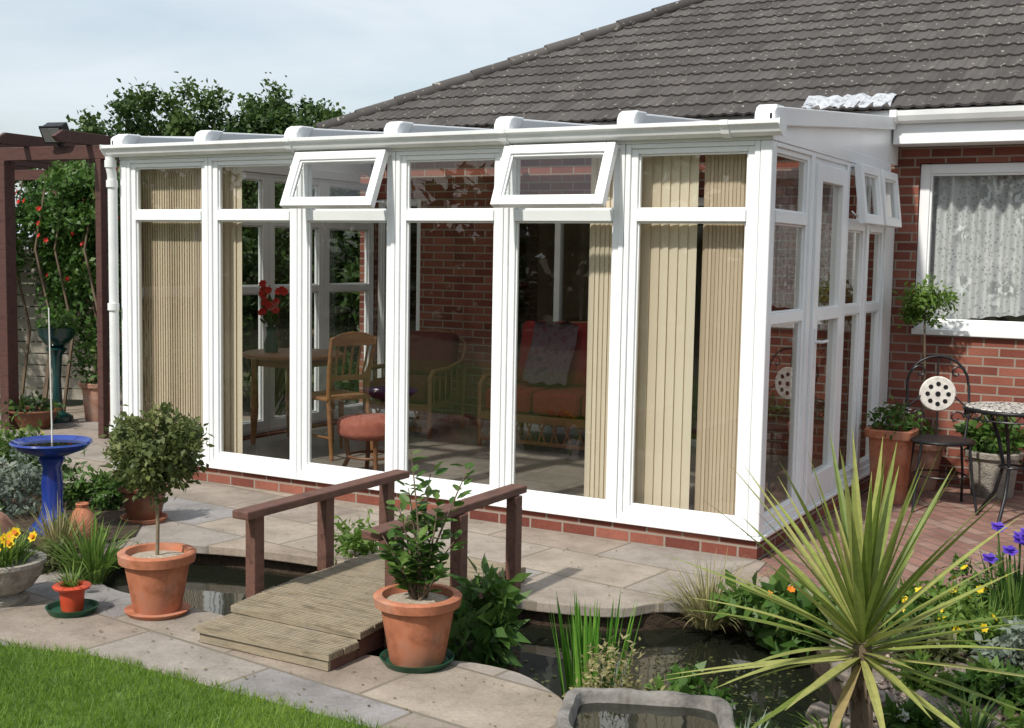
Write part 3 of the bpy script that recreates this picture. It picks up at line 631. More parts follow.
for s in (-1,1):
    vsA=[];n_=14;mb=MB()
    for i in range(n_+1):
        y=-.60+1.39*i/n_; z=dz(y)-.031
        vsA+=[(s*.29,y,max(.002,z-.10)),(s*.335,y,max(.002,z-.10)),(s*.335,y,z),(s*.29,y,z)]
    fs_=[]
    for i in range(n_):
        q=4*i
        for k_ in range(4): fs_.append((q+k_,q+(k_+1)%4,q+4+(k_+1)%4,q+4+k_))
    fs_+=[(0,1,2,3),(n_*4+3,n_*4+2,n_*4+1,n_*4)]
    mb._add(vsA,fs_); mb.box(min(s*.29,s*.335),max(s*.29,s*.335),-.766,-.603,.002,.045); mb.build('stringer',BRWOOD,br)
    for y in (-.40,.10,.60):
        mb=MB(); x0=s*.347; x1=s*.347+s*.055; mb.box(min(x0,x1),max(x0,x1),y-.032,y+.032,dz(y)-.12,.47); mb.build('post',BRWOOD,br,bevel=.004)
    mb=MB(); xm=s*.345; mb.box(xm-.045,xm+.045,-.53,.70,.471,.508); mb.build('handrail',BRWOOD,br,bevel=.006)
# ---------------------------------------------------------------- pots helpers
def pot_profile(rt,rb,h,rim=.045,rw=.018,th=.018):
    return [(0,0.0),(rb*.96,0.0),(rb,.006),(rt-.012,h-rim),(rt+rw*.6,h-rim+.004),(rt+rw*.9,h-.006),(rt+rw*.5,h),(rt-th,h),(rt-th-.006,h-.03),(rt-th-.01,h-.05)]
def pot(parent,rt,rb,h,mat=TERRA,rim=.045,name='pot',sq=None,soil=SOIL,z=0):
    mb=MB(); mb.lathe(pot_profile(rt,rb,h,rim),40,(0,0,z),sq=sq); mb.build(name,mat,parent,smooth=True)
    mb=MB(); r0=rt-.024; mb.lathe([(r0,h-.03),(r0*.6,h-.022),(0.001,h-.018)],28,(0,0,z),sq=sq); mb.build('soil',soil,parent,smooth=True)
def saucer(parent,r_,mat=GREENPL):
    mb=MB(); mb.lathe([(0,.001),(r_*.86,.001),(r_,.03),(r_-.008,.03),(r_*.84,.010),(0,.010)],40); mb.build('saucer',mat,parent,smooth=True)
def shrub_stems(parent,base,tips,leafL,leafW,mat,nleaf=14,rad=.008,stemmat=BARK2,name='foliage',wob=.04,tonebase=.2):
    st=MB(); lf=MB()
    for tip in tips:
        b=Vector(base)+Vector((random.uniform(-.03,.03),random.uniform(-.03,.03),0)); tip=Vector(tip)
        m1=b.lerp(tip,.4)+Vector((random.uniform(-wob,wob),random.uniform(-wob,wob),.03)); pts=[]
        for i in range(8):
            t_=i/7; pts.append(b*(1-t_)**2+m1*2*t_*(1-t_)+tip*t_*t_)
        st.tube(pts,[rad*(1-.75*i/7) for i in range(8)],6)
        for i in range(nleaf):
            t_=.25+.75*(i+random.random())/nleaf; t_=min(t_,1); q=b*(1-t_)**2+m1*2*t_*(1-t_)+tip*t_*t_
            w_=random.uniform(0,2*PI); d=Vector((math.cos(w_),math.sin(w_),random.uniform(.0,.9)))
            lf.leaf(q+d*random.uniform(0,.02),d,Vector((0,0,1))+Vector((random.uniform(-.5,.5),random.uniform(-.5,.5),0)),leafL*random.uniform(.6,1.15),leafW*random.uniform(.7,1.1),r=min(1,tonebase+random.random()*.7))
    st.build('stem',stemmat,parent,smooth=True); lf.build(name,mat,parent)
def tuft(mb,c,n_,L_,W_,spread=.8,droop=.5,rad=.04,lo=.5,tone=(0,1),seg=5,m=0):
    for i in range(n_):
        w_=random.uniform(0,2*PI); s_=random.uniform(0,1)**.7*spread
        d=Vector((math.cos(w_)*s_,math.sin(w_)*s_,1)); b=Vector(c)+Vector((math.cos(w_),math.sin(w_),0))*random.uniform(0,rad)
        mb.blade(b,d,L_*random.uniform(lo,1),W_*random.uniform(.7,1.1),droop*random.uniform(.4,1.4),seg,m=m,r=random.uniform(*tone))
def flower(mb,c,rad,n_=7,m=0,up=(0,0,1)):
    up=Vector(up).normalized(); a=up.cross(Vector((.3,.9,.1))).normalized(); b=up.cross(a)
    for i in range(n_):
        w_=2*PI*i/n_; d=a*math.cos(w_)+b*math.sin(w_)+up*.35; mb.leaf(c,d,up,rad,rad*.8,m=m,r=random.random())
def flower_part(parent,c,rad,n_,mat,up=(0,0,1),cup=False):
    mb=MB(); flower(mb,c,rad,n_,0,up)
    if cup:
        u=Vector(up).normalized(); mb.tube([Vector(c),Vector(c)+u*rad*.6],[rad*.22,rad*.36],8,m=1)
    mb.build('flower',[mat,F_ORG] if cup else mat,parent)
t=thing('potted_shrub','leafy shrub in large terracotta pot on green saucer','potted plant',(-.62,-2.36,0))
saucer(t,.15); pot(t,.160,.11,.27,TERRA,soil=GRAVELTOP,z=.012)
tips=[(-.12,.03,.62),(.02,.05,.76),(-.02,-.03,.86),(.09,.0,.66),(-.16,-.02,.50),(.14,.04,.50),(.05,-.08,.52),(-.06,.10,.55),(.12,-.05,.40),(-.14,.06,.40),(.17,.1,.80),(0,-.12,.42),(-.08,-.07,.46),(.06,.07,.6),(-.05,0,.7)]
shrub_stems(t,(0,0,.25),tips,.066,.040,G_MID,24,.007,BARK)
t=thing('potted_standard_shrub','small ball-headed shrub on thin stem in terracotta pot topped with grit','potted plant',(-1.98,-2.42,0))
mb=MB(); mb.lathe([(0,.001),(.13,.001),(.145,.02),(.13,.02),(0,.012)],36); mb.build('saucer',TERRA,t,smooth=True)
pot(t,.155,.105,.27,TERRA,soil=GRAVELTOP,z=.012,rim=.05)
mb=MB(); mb.tube([(0,0,.25),(.006,0,.40),(-.004,.005,.52),(.01,0,.70)],[.009,.008,.007,.004],8)
for i in range(16):
    w_=i*2.4; mb.tube([(0,0,.54+.012*i),(math.cos(w_)*.13,math.sin(w_)*.13,.64+.015*i)],[.004,.0015],5)
mb.build('trunk',BARK2,t,smooth=True)
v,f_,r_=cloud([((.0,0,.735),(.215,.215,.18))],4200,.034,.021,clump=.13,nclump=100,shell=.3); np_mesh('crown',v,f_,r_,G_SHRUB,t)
t=thing('potted_foliage','dark brown glazed pot with low foliage on saucer','potted plant',(-3.42,-1.12,.0))
saucer(t,.14,TERRA); pot(t,.145,.095,.21,BRNGL,rim=.03,z=.01)
v,f_,r_=cloud([((0,0,.27),(.12,.12,.07))],400,.045,.025,shell=.3,nclump=18); np_mesh('foliage',v,f_,r_,G_MID,t)
t=thing('potted_seedling','small red plastic pot with grassy seedlings on dark green saucer','potted plant',(-2.30,-2.62,0))
saucer(t,.115); pot(t,.068,.048,.115,REDPL,rim=.02,z=.012)
mb=MB(); tuft(mb,(0,0,.11),45,.15,.008,1.1,.9,.03); mb.build('foliage',G_LITE,t)
t=thing('potted_cutting','small plum-coloured pot with a short cutting','potted plant',(-2.20,-2.30,.0)); pot(t,.060,.045,.11,PLUM,rim=.02,z=.13)
mb=MB(); mb.lathe([(0,0),(.055,0),(.055,.128),(0,.128)],20); mb.build('brick_stand',STONE,t)
mb=MB(); tuft(mb,(0,0,.22),14,.06,.014,1.2,.6,.02); mb.build('foliage',G_MID,t)
t=thing('stone_planter','carved stone bowl planter filled with yellow flowers','planter',(-2.70,-2.68,0),scale=.88)
mb=MB(); prof=[(0,0),(.13,0),(.14,.03),(.10,.05),(.15,.08),(.20,.15),(.215,.20),(.225,.205),(.225,.225),(.19,.225),(.18,.20),(0,.20)]
n_=48; vs=[]
for (r0,z) in prof:
    for j in range(n_):
        w_=2*PI*j/n_; q=r0*(1+(.05*math.cos(w_*12) if .06<z<.2 else 0)); vs.append((q*math.cos(w_),q*math.sin(w_),z))
mb._add(vs,[(i*n_+j,i*n_+(j+1)%n_,(i+1)*n_+(j+1)%n_,(i+1)*n_+j) for i in range(len(prof)-1) for j in range(n_)]); mb.build('bowl',STONE,t,smooth=True)
mb=MB(); tuft(mb,(0,0,.2),190,.22,.014,1.0,.9,.14); mb.build('foliage',G_LITE,t)
sm=MB()
for i in range(10):
    w_=random.uniform(0,2*PI); q=random.uniform(.02,.19); c=Vector((math.cos(w_)*q+.04,math.sin(w_)*q,random.uniform(.28,.38))); sm.tube([(c.x*.5,c.y*.5,.2),c],.003,5)
    flower_part(t,c,.034,6,F_YEL,up=(random.uniform(-.2,1),-1,.5),cup=True)
sm.build('stem',G_MID,t)
t=thing('terracotta_jar','large weathered terracotta jar lying on its side','jar',(-3.42,-2.25,.12),rot=.3)
mb=MB(); mb.T=Matrix.Rotation(math.radians(80),4,'X'); mb.lathe([(0,-.2),(.09,-.2),(.14,-.1),(.155,.0),(.13,.1),(.09,.15),(.085,.18),(.115,.2),(.11,.21),(.07,.19),(.075,.15),(.12,.05),(.1,-.15)],36); mb.build('body',TERRA2,t,smooth=True)
mb=MB(); tuft(mb,(0,-.2,.0),22,.1,.02,1.2,.8,.04); mb.build('foliage',G_GREY,t)
t=thing('terracotta_urn','small rounded terracotta urn standing among border plants','urn',(-3.17,-1.80,0.03))
mb=MB(); mb.lathe([(0,0),(.05,0),(.06,.01),(.075,.08),(.07,.14),(.045,.18),(.028,.20),(.036,.22),(.03,.225),(.02,.20)],30); mb.build('body',TERRA,t,smooth=True)
t=thing('bird_bath','glossy blue ceramic bird bath on a turned pedestal','bird bath',(-3.62,-1.62,0))
mb=MB(); mb.lathe([(0,0),(.13,0),(.13,.03),(.075,.09),(.055,.16),(.06,.28),(.05,.38),(.075,.43),(.06,.445)],40); mb.build('pedestal',BLUEGL,t,smooth=True)
mb=MB(); mb.lathe([(.03,.44),(.10,.45),(.19,.485),(.225,.52),(.218,.53),(.20,.515),(.12,.48),(0,.47)],48); mb.build('bowl',BLUEGL,t,smooth=True)
mb=MB(); mb.lathe([(.196,.508),(.1,.508),(0.001,.508)],40); mb.build('water',WATER,t)
mb=MB(); mb.tube([(-.06,.05,.0),(-.055,.05,.6),(-.065,.05,1.28)],[.005,.0045,.0035],8)
top(mb.build('garden_cane',nmat('pale_cane',(.6,.6,.55),(.7,.7,.65)),None),'thin pale garden cane standing behind the bird bath','cane').location=(-3.62,-1.62,0)
t=thing('glazed_urn','dark teal glazed bowl of greenery on a tall pedestal','urn',(-7.22,1.45,0))
mb=MB(); mb.lathe([(0,0),(.14,0),(.14,.05),(.05,.10),(.035,.4),(.05,.62),(.10,.68),(.06,.70)],28); mb.build('pedestal',TEALGL,t,smooth=True)
mb=MB(); mb.lathe([(.05,.70),(.10,.72),(.16,.80),(.175,.87),(.185,.88),(.16,.88),(.14,.82),(0,.80)],32); mb.build('bowl',TEALGL,t,smooth=True)
v,f_,r_=cloud([((0,0,.93),(.15,.15,.09))],260,.07,.03); np_mesh('foliage',v,f_,r_,G_MID,t)
t=thing('terracotta_pot_planted','terracotta pot with climbing shrub by the fence','potted plant',(-7.0,1.75,0)); pot(t,.17,.13,.36,TERRA2)
v,f_,r_=cloud([((0,0,.55),(.16,.16,.2))],400,.07,.03); np_mesh('foliage',v,f_,r_,G_MID,t)
t=thing('bowl_planter','wide brown bowl planter near the fence','planter',(-7.05,1.05,0)); pot(t,.22,.14,.17,BRNGL,rim=.02)
v,f_,r_=cloud([((0,0,.2),(.2,.2,.08))],250,.06,.03); np_mesh('foliage',v,f_,r_,G_DARK,t)
# ---------------------------------------------------------------- pergola, fence, floodlight
pg=thing('pergola','dark stained timber pergola with crossing rafters','pergola')
for (x,y,w_) in ((-7.16,.88,.056),(-6.10,.99,.034),(-9.6,.6,.065),(-9.2,3.2,.065),(-6.9,3.0,.06)):
    mb=MB(); mb.box(x-w_,x+w_,y-w_,y+w_,-.02,2.36); mb.build('post',DKWOOD,pg,bevel=.006)
for (a,b) in (((-10.2,.58),(-5.95,1.0)),((-10.0,3.1),(-6.2,2.9))):
    mb=MB(); A=Vector((a[0],a[1],2.36)); B=Vector((b[0],b[1],2.36)); d=(B-A); mb.T=Matrix.Translation(A)@Matrix.Rotation(math.atan2(d.y,d.x),4,'Z'); mb.box(0,d.length,-.025,.025,.0,.115); mb.build('beam',DKWOOD,pg,bevel=.005)
for i in range(6):
    mb=MB(); x=-9.8+.7*i; mb.T=Matrix.Translation((x,1.9,2.476))@Matrix.Rotation(PI/2+.1,4,'Z')
    mb.prism([(-1.25,.10),(-1.35,.04),(-1.30,0),(1.45,0),(1.5,.04),(1.4,.10)],'y',-.02,.02); mb.build('rafter',DKWOOD,pg,bevel=.004)
t=thing('floodlight','small black floodlight fixed on top of the pergola','floodlight',(-6.50,.92,2.50),rot=.2)
mb=MB(); mb.T=Matrix.Rotation(.5,4,'X'); mb.box(-.10,.10,-.05,.05,.03,.17); mb.box(-.115,.115,-.065,-.045,.02,.18); mb.build('housing',IRON,t,bevel=.01)
mb=MB(); mb.T=Matrix.Rotation(.5,4,'X'); mb.box(-.09,.09,-.072,-.066,.04,.16); mb.build('lens',nmat('lamp_lens',(.12,.12,.12),(.2,.2,.2),rough=.1,bs=0),t)
mb=MB(); mb.box(-.02,.02,-.02,.02,-.025,.05); mb.build('bracket',IRON,t)
fn=thing('garden_fence','pale slatted garden fence behind climbing plants','fence',(-9.6,1.6,0),rot=.50)
mb=MB()
for i in range(14): mb.box(0,2.7,-.012+.006*(i%2),.012,.05+i*.12,.05+i*.12+.105)
mb.build('slats',FENCE,fn)
for x in (0,1.35,2.7):
    mb=MB(); mb.box(x-.05,x+.05,.014,.10,-.02,1.8); mb.build('post',FENCE,fn)
mb=MB(); mb.box(-3.0,-.06,-.012,.012,.0,1.75); mb.build('panel',FENCE,fn)
t=thing('flowering_climber','tangled green climber with red flowers over the pergola','climbing plant')
mb=MB()
for i in range(9):
    x=-8.3+.22*i; y=1.9+.1*math.sin(i*2); mb.tube([(x,y,0),(x+.1,y+.05,.8),(x-.05,y-.03,1.6),(x+.1,y,2.3)],[.02,.016,.012,.006],6)
mb.build('stem',BARK,t,smooth=True)
ells=[((-7.55,2.15,1.55),(.8,.35,.75)),((-8.7,1.7,1.4),(.6,.4,1.0)),((-6.9,2.4,1.4),(.55,.3,.95)),((-7.5,2.0,2.05),(.9,.4,.38)),((-6.5,2.45,.8),(.4,.3,.7)),((-7.2,2.3,.8),(.5,.3,.6))]
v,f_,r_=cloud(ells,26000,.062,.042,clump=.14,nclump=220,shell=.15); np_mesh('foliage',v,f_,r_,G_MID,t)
for i in range(30):
    x=random.uniform(-8.3,-6.9); yy=1.62+.18*random.random()+(x+8)*.25; z=random.uniform(1.65,2.15) if random.random()<.8 else random.uniform(1.3,1.7); flower_part(t,(x,yy,z),.028,6,F_RED,up=(random.uniform(-.5,.8),-1,.4))
# ---------------------------------------------------------------- trees / hedges
def tree(name,label,loc,ells,n_,Ls,Ws,mat,nclump=90,clump=.15,cat='tree',shell=.45):
    t=thing(name,label,cat,loc)
    mb=MB(); h=max(e[0][2] for e in ells); mb.tube([(0,0,-.05),(.05,0,h*.4),(0,.05,h*.8)],[.14,.10,.05],10)
    for e in ells: mb.tube([(0,0,h*.3),(e[0][0]*.6,e[0][1]*.6,e[0][2]*.75),e[0]],[.06,.04,.02],7)
    mb.build('trunk',BARK,t,smooth=True)
    v,f_,r_=cloud(ells,n_,Ls,Ws,clump=clump,nclump=nclump,shell=shell); np_mesh('crown',v,f_,r_,mat,t); return t
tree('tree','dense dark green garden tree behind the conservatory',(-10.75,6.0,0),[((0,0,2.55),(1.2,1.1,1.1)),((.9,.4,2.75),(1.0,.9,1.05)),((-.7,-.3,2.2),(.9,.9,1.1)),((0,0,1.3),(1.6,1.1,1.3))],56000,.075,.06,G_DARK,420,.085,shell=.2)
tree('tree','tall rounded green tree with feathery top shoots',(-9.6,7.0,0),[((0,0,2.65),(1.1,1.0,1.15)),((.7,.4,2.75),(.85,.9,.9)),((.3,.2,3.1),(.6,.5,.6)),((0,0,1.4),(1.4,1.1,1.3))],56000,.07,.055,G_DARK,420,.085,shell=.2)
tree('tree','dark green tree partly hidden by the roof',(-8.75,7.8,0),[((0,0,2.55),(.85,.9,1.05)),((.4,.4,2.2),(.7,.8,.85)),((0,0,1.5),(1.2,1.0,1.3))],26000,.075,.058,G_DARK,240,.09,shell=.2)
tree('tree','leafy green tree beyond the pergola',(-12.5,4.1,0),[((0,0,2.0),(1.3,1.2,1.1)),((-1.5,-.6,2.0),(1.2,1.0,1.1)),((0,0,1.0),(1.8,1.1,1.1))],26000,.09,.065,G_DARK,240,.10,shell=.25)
tree('laurel_shrub','dark dense laurel shrub beside the conservatory end wall',(-6.9,4.1,0),[((0,0,1.2),(1.0,.7,1.1)),((.9,.4,1.1),(.8,.6,1.0)),((-.8,-.3,1.0),(.7,.6,.9))],11000,.11,.06,G_DARK,120,.12,cat='shrub',shell=.3)
mb=MB()
for i in range(24):
    x=random.uniform(-1.0,.4); y=random.uniform(-.3,.3); l_=random.uniform(.4,.7); mb.tube([(x*.3,y,0),(x,y,3.2)],.012,4)
    for q in range(9): mb.leaf((x,y,3.1+l_*q/9),(random.uniform(-1,1),random.uniform(-1,1),1.2),(0,0,1),.10,.035)
    mb.tube([(x,y,3.1),(x+.02,y,3.1+l_)],[.01,.003],4)
top(mb.build('feathery_shrub',G_MID),'upright feathery shoots above the tree line','shrub').location=(-9.4,7.6,0)
hh_=[1.0,.85,1.15,.9,1.05,.8]  # trees added behind the camera, so the panes mirror dark foliage instead of sky
for i in range(6):
    k_=hh_[i]
    tree('reflection_tree','broad dark green tree added out of view for the glass to reflect',(-19+7*i,-17-(i%2),0),[((0,0,1.7*k_),(4.2,2,2.1*k_)),((1.5,0,3.6*k_),(2.2,1.6,1.6*k_))],2500,.5,.32,G_DARK,120)
# ---------------------------------------------------------------- indoor furniture
FZ=.095
t=thing('footstool','round coral cushioned footstool with cane legs','footstool',(-2.93,.50,FZ))
mb=MB(); mb.lathe([(0,.26),(.20,.26),(.235,.285),(.24,.31),(.235,.335),(.24,.36),(.225,.39),(.15,.405),(0,.41)],40); mb.build('cushion',CORALFAB,t,smooth=True)
for i in range(4):
    a=PI/4+i*PI/2; mb=MB(); mb.tube([(math.cos(a)*.18,math.sin(a)*.18,.26),(math.cos(a)*.16,math.sin(a)*.16,.12),(math.cos(a)*.22,math.sin(a)*.22,0)],.016,8); mb.build('leg',CANE,t,smooth=True)
mb=MB(); mb.tube([(math.cos(2*PI*i/24)*.165,math.sin(2*PI*i/24)*.165,.13) for i in range(24)],.010,6,closed=True); mb.build('ring_stretcher',CANE,t,smooth=True)
def dining_chair(loc,rot):
    t=thing('dining_chair','honey pine dining chair with spindle back','chair',loc,rot)
    mb=MB(); mb.prism([(-.20,-.20),(.20,-.20),(.23,.22),(-.23,.22)],'z',.43,.46); mb.build('seat',PINE,t,bevel=.01)
    for x,y in ((-.19,.19),(.19,.19)):
        mb=MB(); mb.tube([(x,y,.43),(x*1.02,y,.30),(x*1.05,y*1.05,.15),(x*1.1,y*1.1,0)],[.018,.024,.016,.014],10); mb.build('leg',PINE,t,smooth=True)
    for x in (-.17,.17):
        mb=MB(); mb.tube([(x*1.1,-.25,0),(x,-.18,.45),(x*1.05,-.20,.66),(x*1.15,-.26,.90)],[.016,.02,.018,.015],10); mb.build('leg',PINE,t,smooth=True)
    mb=MB(); mb.prism([(-.20,.84),(.20,.84),(.20,.90),(.10,.935),(0,.945),(-.10,.935),(-.20,.90)],'y',-.262,-.242); mb.prism([(-.18,.58),(.18,.58),(.18,.62),(-.18,.62)],'y',-.206,-.188)
    for i in range(5):
        x=-.12+.06*i; mb.tube([(x,-.197,.61),(x*1.1,-.225,.74),(x*1.1,-.25,.85)],[.008,.011,.008],8)
    mb.build('backrest',PINE,t,bevel=.003)
    mb=MB(); mb.tube([(-.2,.19,.2),(.2,.19,.2)],.01,8);mb.tube([(-.2,.19,.16),(-.18,-.22,.16)],.01,8);mb.tube([(.2,.19,.16),(.18,-.22,.16)],.01,8); mb.build('stretcher',PINE,t,smooth=True)
    return t
dining_chair((-3.66,1.02,FZ),1.25)
t=thing('dining_table','round honey pine dining table on four turned legs','table',(-4.25,1.25,FZ))
mb=MB(); mb.lathe([(0,.69),(.38,.69),(.40,.70),(.40,.72),(.38,.73),(0,.73)],48); mb.build('table_top',PINE,t,smooth=True)
for i in range(4):
    a=PI/4+i*PI/2; mb=MB(); mb.tube([(math.cos(a)*.30,math.sin(a)*.30,.69),(math.cos(a)*.30,math.sin(a)*.30,.55),(math.cos(a)*.30,math.sin(a)*.30,.3),(math.cos(a)*.31,math.sin(a)*.31,0)],[.03,.022,.034,.018],10); mb.build('leg',PINE,t,smooth=True)
mb=MB(); mb.box(-.2,.2,-.205,-.19,.62,.69); mb.box(-.2,.2,.19,.205,.62,.69); mb.box(-.205,-.19,-.19,.19,.62,.69); mb.box(.19,.205,-.19,.19,.62,.69); mb.build('apron',PINE,t)
t=thing('flower_vase','vase of red flowers on the dining table','vase',(-4.36,1.12,FZ+.73))
mb=MB(); mb.lathe([(0,0),(.05,0),(.06,.06),(.035,.14),(.045,.2),(.04,.2),(.03,.14)],24); mb.build('vase',GREENPL,t,smooth=True)
mb=MB()
for i in range(22):
    w_=random.uniform(0,2*PI); q=random.uniform(.03,.17); c=Vector((math.cos(w_)*q,math.sin(w_)*q,random.uniform(.28,.54))); mb.tube([(0,0,.15),c],.003,5)
    if i<18: flower_part(t,c,.038,7,F_RED,up=(.4,-1,.5))
    mb.leaf(c*.7,(c.x,c.y,.1),(0,0,1),.10,.035)
mb.build('stem',G_MID,t)
def cane_sofa(loc,rot,W_,label,name,cat,cush=REDFAB,n_=2,bh=.95):
    t=thing(name,label,cat,loc,rot); h=W_/2
    mb=MB(); mb.box(-h,h,-.35,.35,.24,.28); mb.box(-h,h,-.365,-.351,.05,.08); mb.box(-h,h,-.37,-.351,.22,.28)
    k_=int(W_/.055)
    for i in range(k_):
        x=-h+.03+i*(W_-.06)/(k_-1); mb.tube([(x,-.358,.08),(x+.05*(1 if i%2 else -1),-.358,.22)],.008,6)
    mb.build('base_frame',CANE,t)
    for s in (-1,1):
        mb=MB(); mb.tube([(s*h,-.36,0),(s*h,-.36,.50),(s*h,-.30,.55),(s*h,.0,.55),(s*h,.30,.60),(s*h,.38,bh-.10)],.02,8); mb.tube([(s*h,.33,0),(s*h,.36,.6)],.02,8)
        for i in range(5): mb.tube([(s*h,-.28+.12*i,.28),(s*h,-.28+.12*i,.54)],.007,6)
        mb.build('arm',CANE,t,smooth=True)
    mb=MB(); mb.tube([(-h,.38,bh-.10),(-h*.6,.40,bh-.02),(0,.41,bh),(h*.6,.40,bh-.02),(h,.38,bh-.10)],.018,8); mb.build('back_rail',CANE,t,smooth=True)
    cw=(W_-.06)/n_
    for i in range(n_):
        x0=-h+.03+i*cw
        mb=MB(); mb.box(x0+.004,x0+cw-.004,-.372,.22,.285,.47); mb.build('seat_cushion',cush,t,bevel=.05,seg=4)
        mb=MB(); mb.T=Matrix.Translation((0,.24,.44))@Matrix.Rotation(-.2,4,'X'); mb.box(x0+.006,x0+cw-.006,-.12,.06,0,bh-.44); mb.build('back_cushion',cush,t,bevel=.055,seg=4)
    return t
cane_sofa((-2.30,2.38,FZ),0.0,1.35,'wide cane sofa with plump deep red cushions and low lattice base','cane_sofa','sofa',n_=3,bh=.98)
cane_sofa((-3.85,2.40,FZ),.15,.60,'low cane armchair with dark red cushions against brick wall','cane_armchair','armchair',REDDARK,1,bh=.84)
mb=MB(); pts=[]; nx=16; path=[(-.04,.99),(.0,.98),(-.02,.82),(-.07,.66),(-.13,.56),(-.17,.52),(-.24,.505)]
for j,(y_,z_) in enumerate(path):
    for i in range(nx+1):
        u=i/nx; pts.append((-.20+.40*u+.02*math.sin(j*1.3),y_+.41-.11-.012*math.sin(u*14+j*.7)-.03,z_+.012+.010*math.sin(u*17+j)))
mb._add(pts,[(j*(nx+1)+i,j*(nx+1)+i+1,(j+1)*(nx+1)+i+1,(j+1)*(nx+1)+i) for j in range(len(path)-1) for i in range(nx)])
top(mb.build('throw',FLORAL,smooth=True),'dark floral patterned throw draped over the red sofa','throw').location=(-2.58,2.26,FZ-.01)
# ---------------------------------------------------------------- bistro set
def bistro_chair(loc,rot,label):
    t=thing('bistro_chair',label,'chair',loc,rot)
    mb=MB(); mb.lathe([(0,.445),(.19,.445),(.20,.452),(.19,.462),(0,.458)],36); mb.build('seat',IRON,t,smooth=True)
    mb=MB(); mb.tube([(math.cos(2*PI*i/28)*.205,math.sin(2*PI*i/28)*.205,.45) for i in range(28)],.010,8,closed=True); mb.build('seat_rim',IRON,t,smooth=True)
    for x,y,ex_,ey_ in ((-.15,.14,-.20,.22),(.15,.14,.20,.22),(-.15,-.14,-.19,-.24),(.15,-.14,.19,-.24)):
        mb=MB(); mb.tube([(x,y,.445),(x*1.15,y*1.15,.22),(ex_,ey_,0.0)],.009,8); mb.build('leg',IRON,t,smooth=True)
    mb=MB(); mb.tube([(math.cos(2*PI*i/28)*.17,math.sin(2*PI*i/28)*.17,.22) for i in range(28)],.006,6,closed=True); mb.build('stretcher',IRON,t,smooth=True)
    mb=MB(); pts=[(-.17,-.13,.45),(-.20,-.19,.62),(-.20,-.23,.80)]+[(-.20*math.cos(a*PI/10),-.25,.80+.19*math.sin(a*PI/10)) for a in range(11)]+[(.20,-.23,.80),(.20,-.19,.62),(.17,-.13,.45)]
    mb.tube(pts,.009,8)
    for s in (-1,1):
        mb.tube([(s*(.12+.05*math.cos(a*.5)*(1-a/16)),-.24,.88+.05*math.sin(a*.5)*(1-a/16)) for a in range(13)],.006,6)
        mb.tube([(s*(.12+.05*math.cos(a*.5)*(1-a/16)),-.19,.58+.05*math.sin(a*.5)*(1-a/16)) for a in range(13)],.006,6)
    mb.tube([(-.20,-.2,.64),(-.11,-.225,.72)],.006,6);mb.tube([(.20,-.2,.64),(.11,-.225,.72)],.006,6);mb.tube([(0,-.25,.85),(0,-.26,.98)],.006,6);mb.tube([(0,-.2,.45),(0,-.225,.61)],.006,6)
    mb.build('backrest',IRON,t,smooth=True)
    mb=MB(); mb.T=Matrix.Translation((0,-.228,.735))@Matrix.Rotation(PI/2,4,'X')
    mb.lathe([(0,-.008),(.112,-.008),(.12,0),(.112,.008),(0,.008)],36,m=0)
    for i in range(8):
        a=2*PI*i/8
        for zz in (-.011,.011): mb.tube([(math.cos(a)*.068,math.sin(a)*.068,zz*.9),(math.cos(a)*.068,math.sin(a)*.068,zz)],.016,8,m=1)
    for zz in (-.011,.011): mb.tube([(0,0,zz*.9),(0,0,zz)],.018,12,m=1)
    mb.build('medallion',[MOSW,IRON],t)
    return t
bistro_chair((.56,2.08,0),PI+.35,'black wrought iron bistro chair with white mosaic medallion back')
t=thing('bistro_table','round mosaic topped garden table with black iron legs','table',(1.02,1.93,0))
def mosaicmat():
    m,nt,b=newmat('mosaic_tabletop'); v=coords(nt); w=N(nt,'ShaderNodeTexVoronoi',Scale=26.0); w.feature='DISTANCE_TO_EDGE'; nt.links.new(v,w.inputs['Vector'])
    col=ramp(nt,w.outputs['Distance'],[(.06,(.03,.03,.03)),(.12,(.66,.63,.58))]); nt.links.new(col,b.inputs['Base Color']); b.inputs['Roughness'].default_value=.4; return m
mb=MB(); mb.lathe([(0,.70),(.29,.70),(.30,.71),(.29,.722),(0,.722)],48); mb.build('table_top',mosaicmat(),t,smooth=True)
mb=MB(); mb.tube([(math.cos(2*PI*i/36)*.302,math.sin(2*PI*i/36)*.302,.706) for i in range(36)],.013,8,closed=True)
for i in range(24):
    a=2*PI*i/24; mb.tube([(math.cos(a)*.30,math.sin(a)*.30,.70),(math.cos(a+.13)*.30,math.sin(a+.13)*.30,.655)],.004,5); mb.tube([(math.cos(a)*.30,math.sin(a)*.30,.70),(math.cos(a-.13)*.30,math.sin(a-.13)*.30,.655)],.004,5)
mb.tube([(math.cos(2*PI*i/36)*.30,math.sin(2*PI*i/36)*.30,.653) for i in range(36)],.006,6,closed=True)
mb.build('table_rim',IRON,t,smooth=True)
for i in range(3):
    a=.4+i*2*PI/3; mb=MB(); mb.tube([(math.cos(a)*.22,math.sin(a)*.22,.70),(math.cos(a)*.12,math.sin(a)*.12,.50),(math.cos(a)*.07,math.sin(a)*.07,.34),(math.cos(a)*.13,math.sin(a)*.13,.16),(math.cos(a)*.26,math.sin(a)*.26,0)],.012,8); mb.build('leg',IRON,t,smooth=True)
mb=MB(); mb.tube([(math.cos(2*PI*i/24)*.075,math.sin(2*PI*i/24)*.075,.34) for i in range(24)],.008,6,closed=True); mb.build('ring',IRON,t,smooth=True)
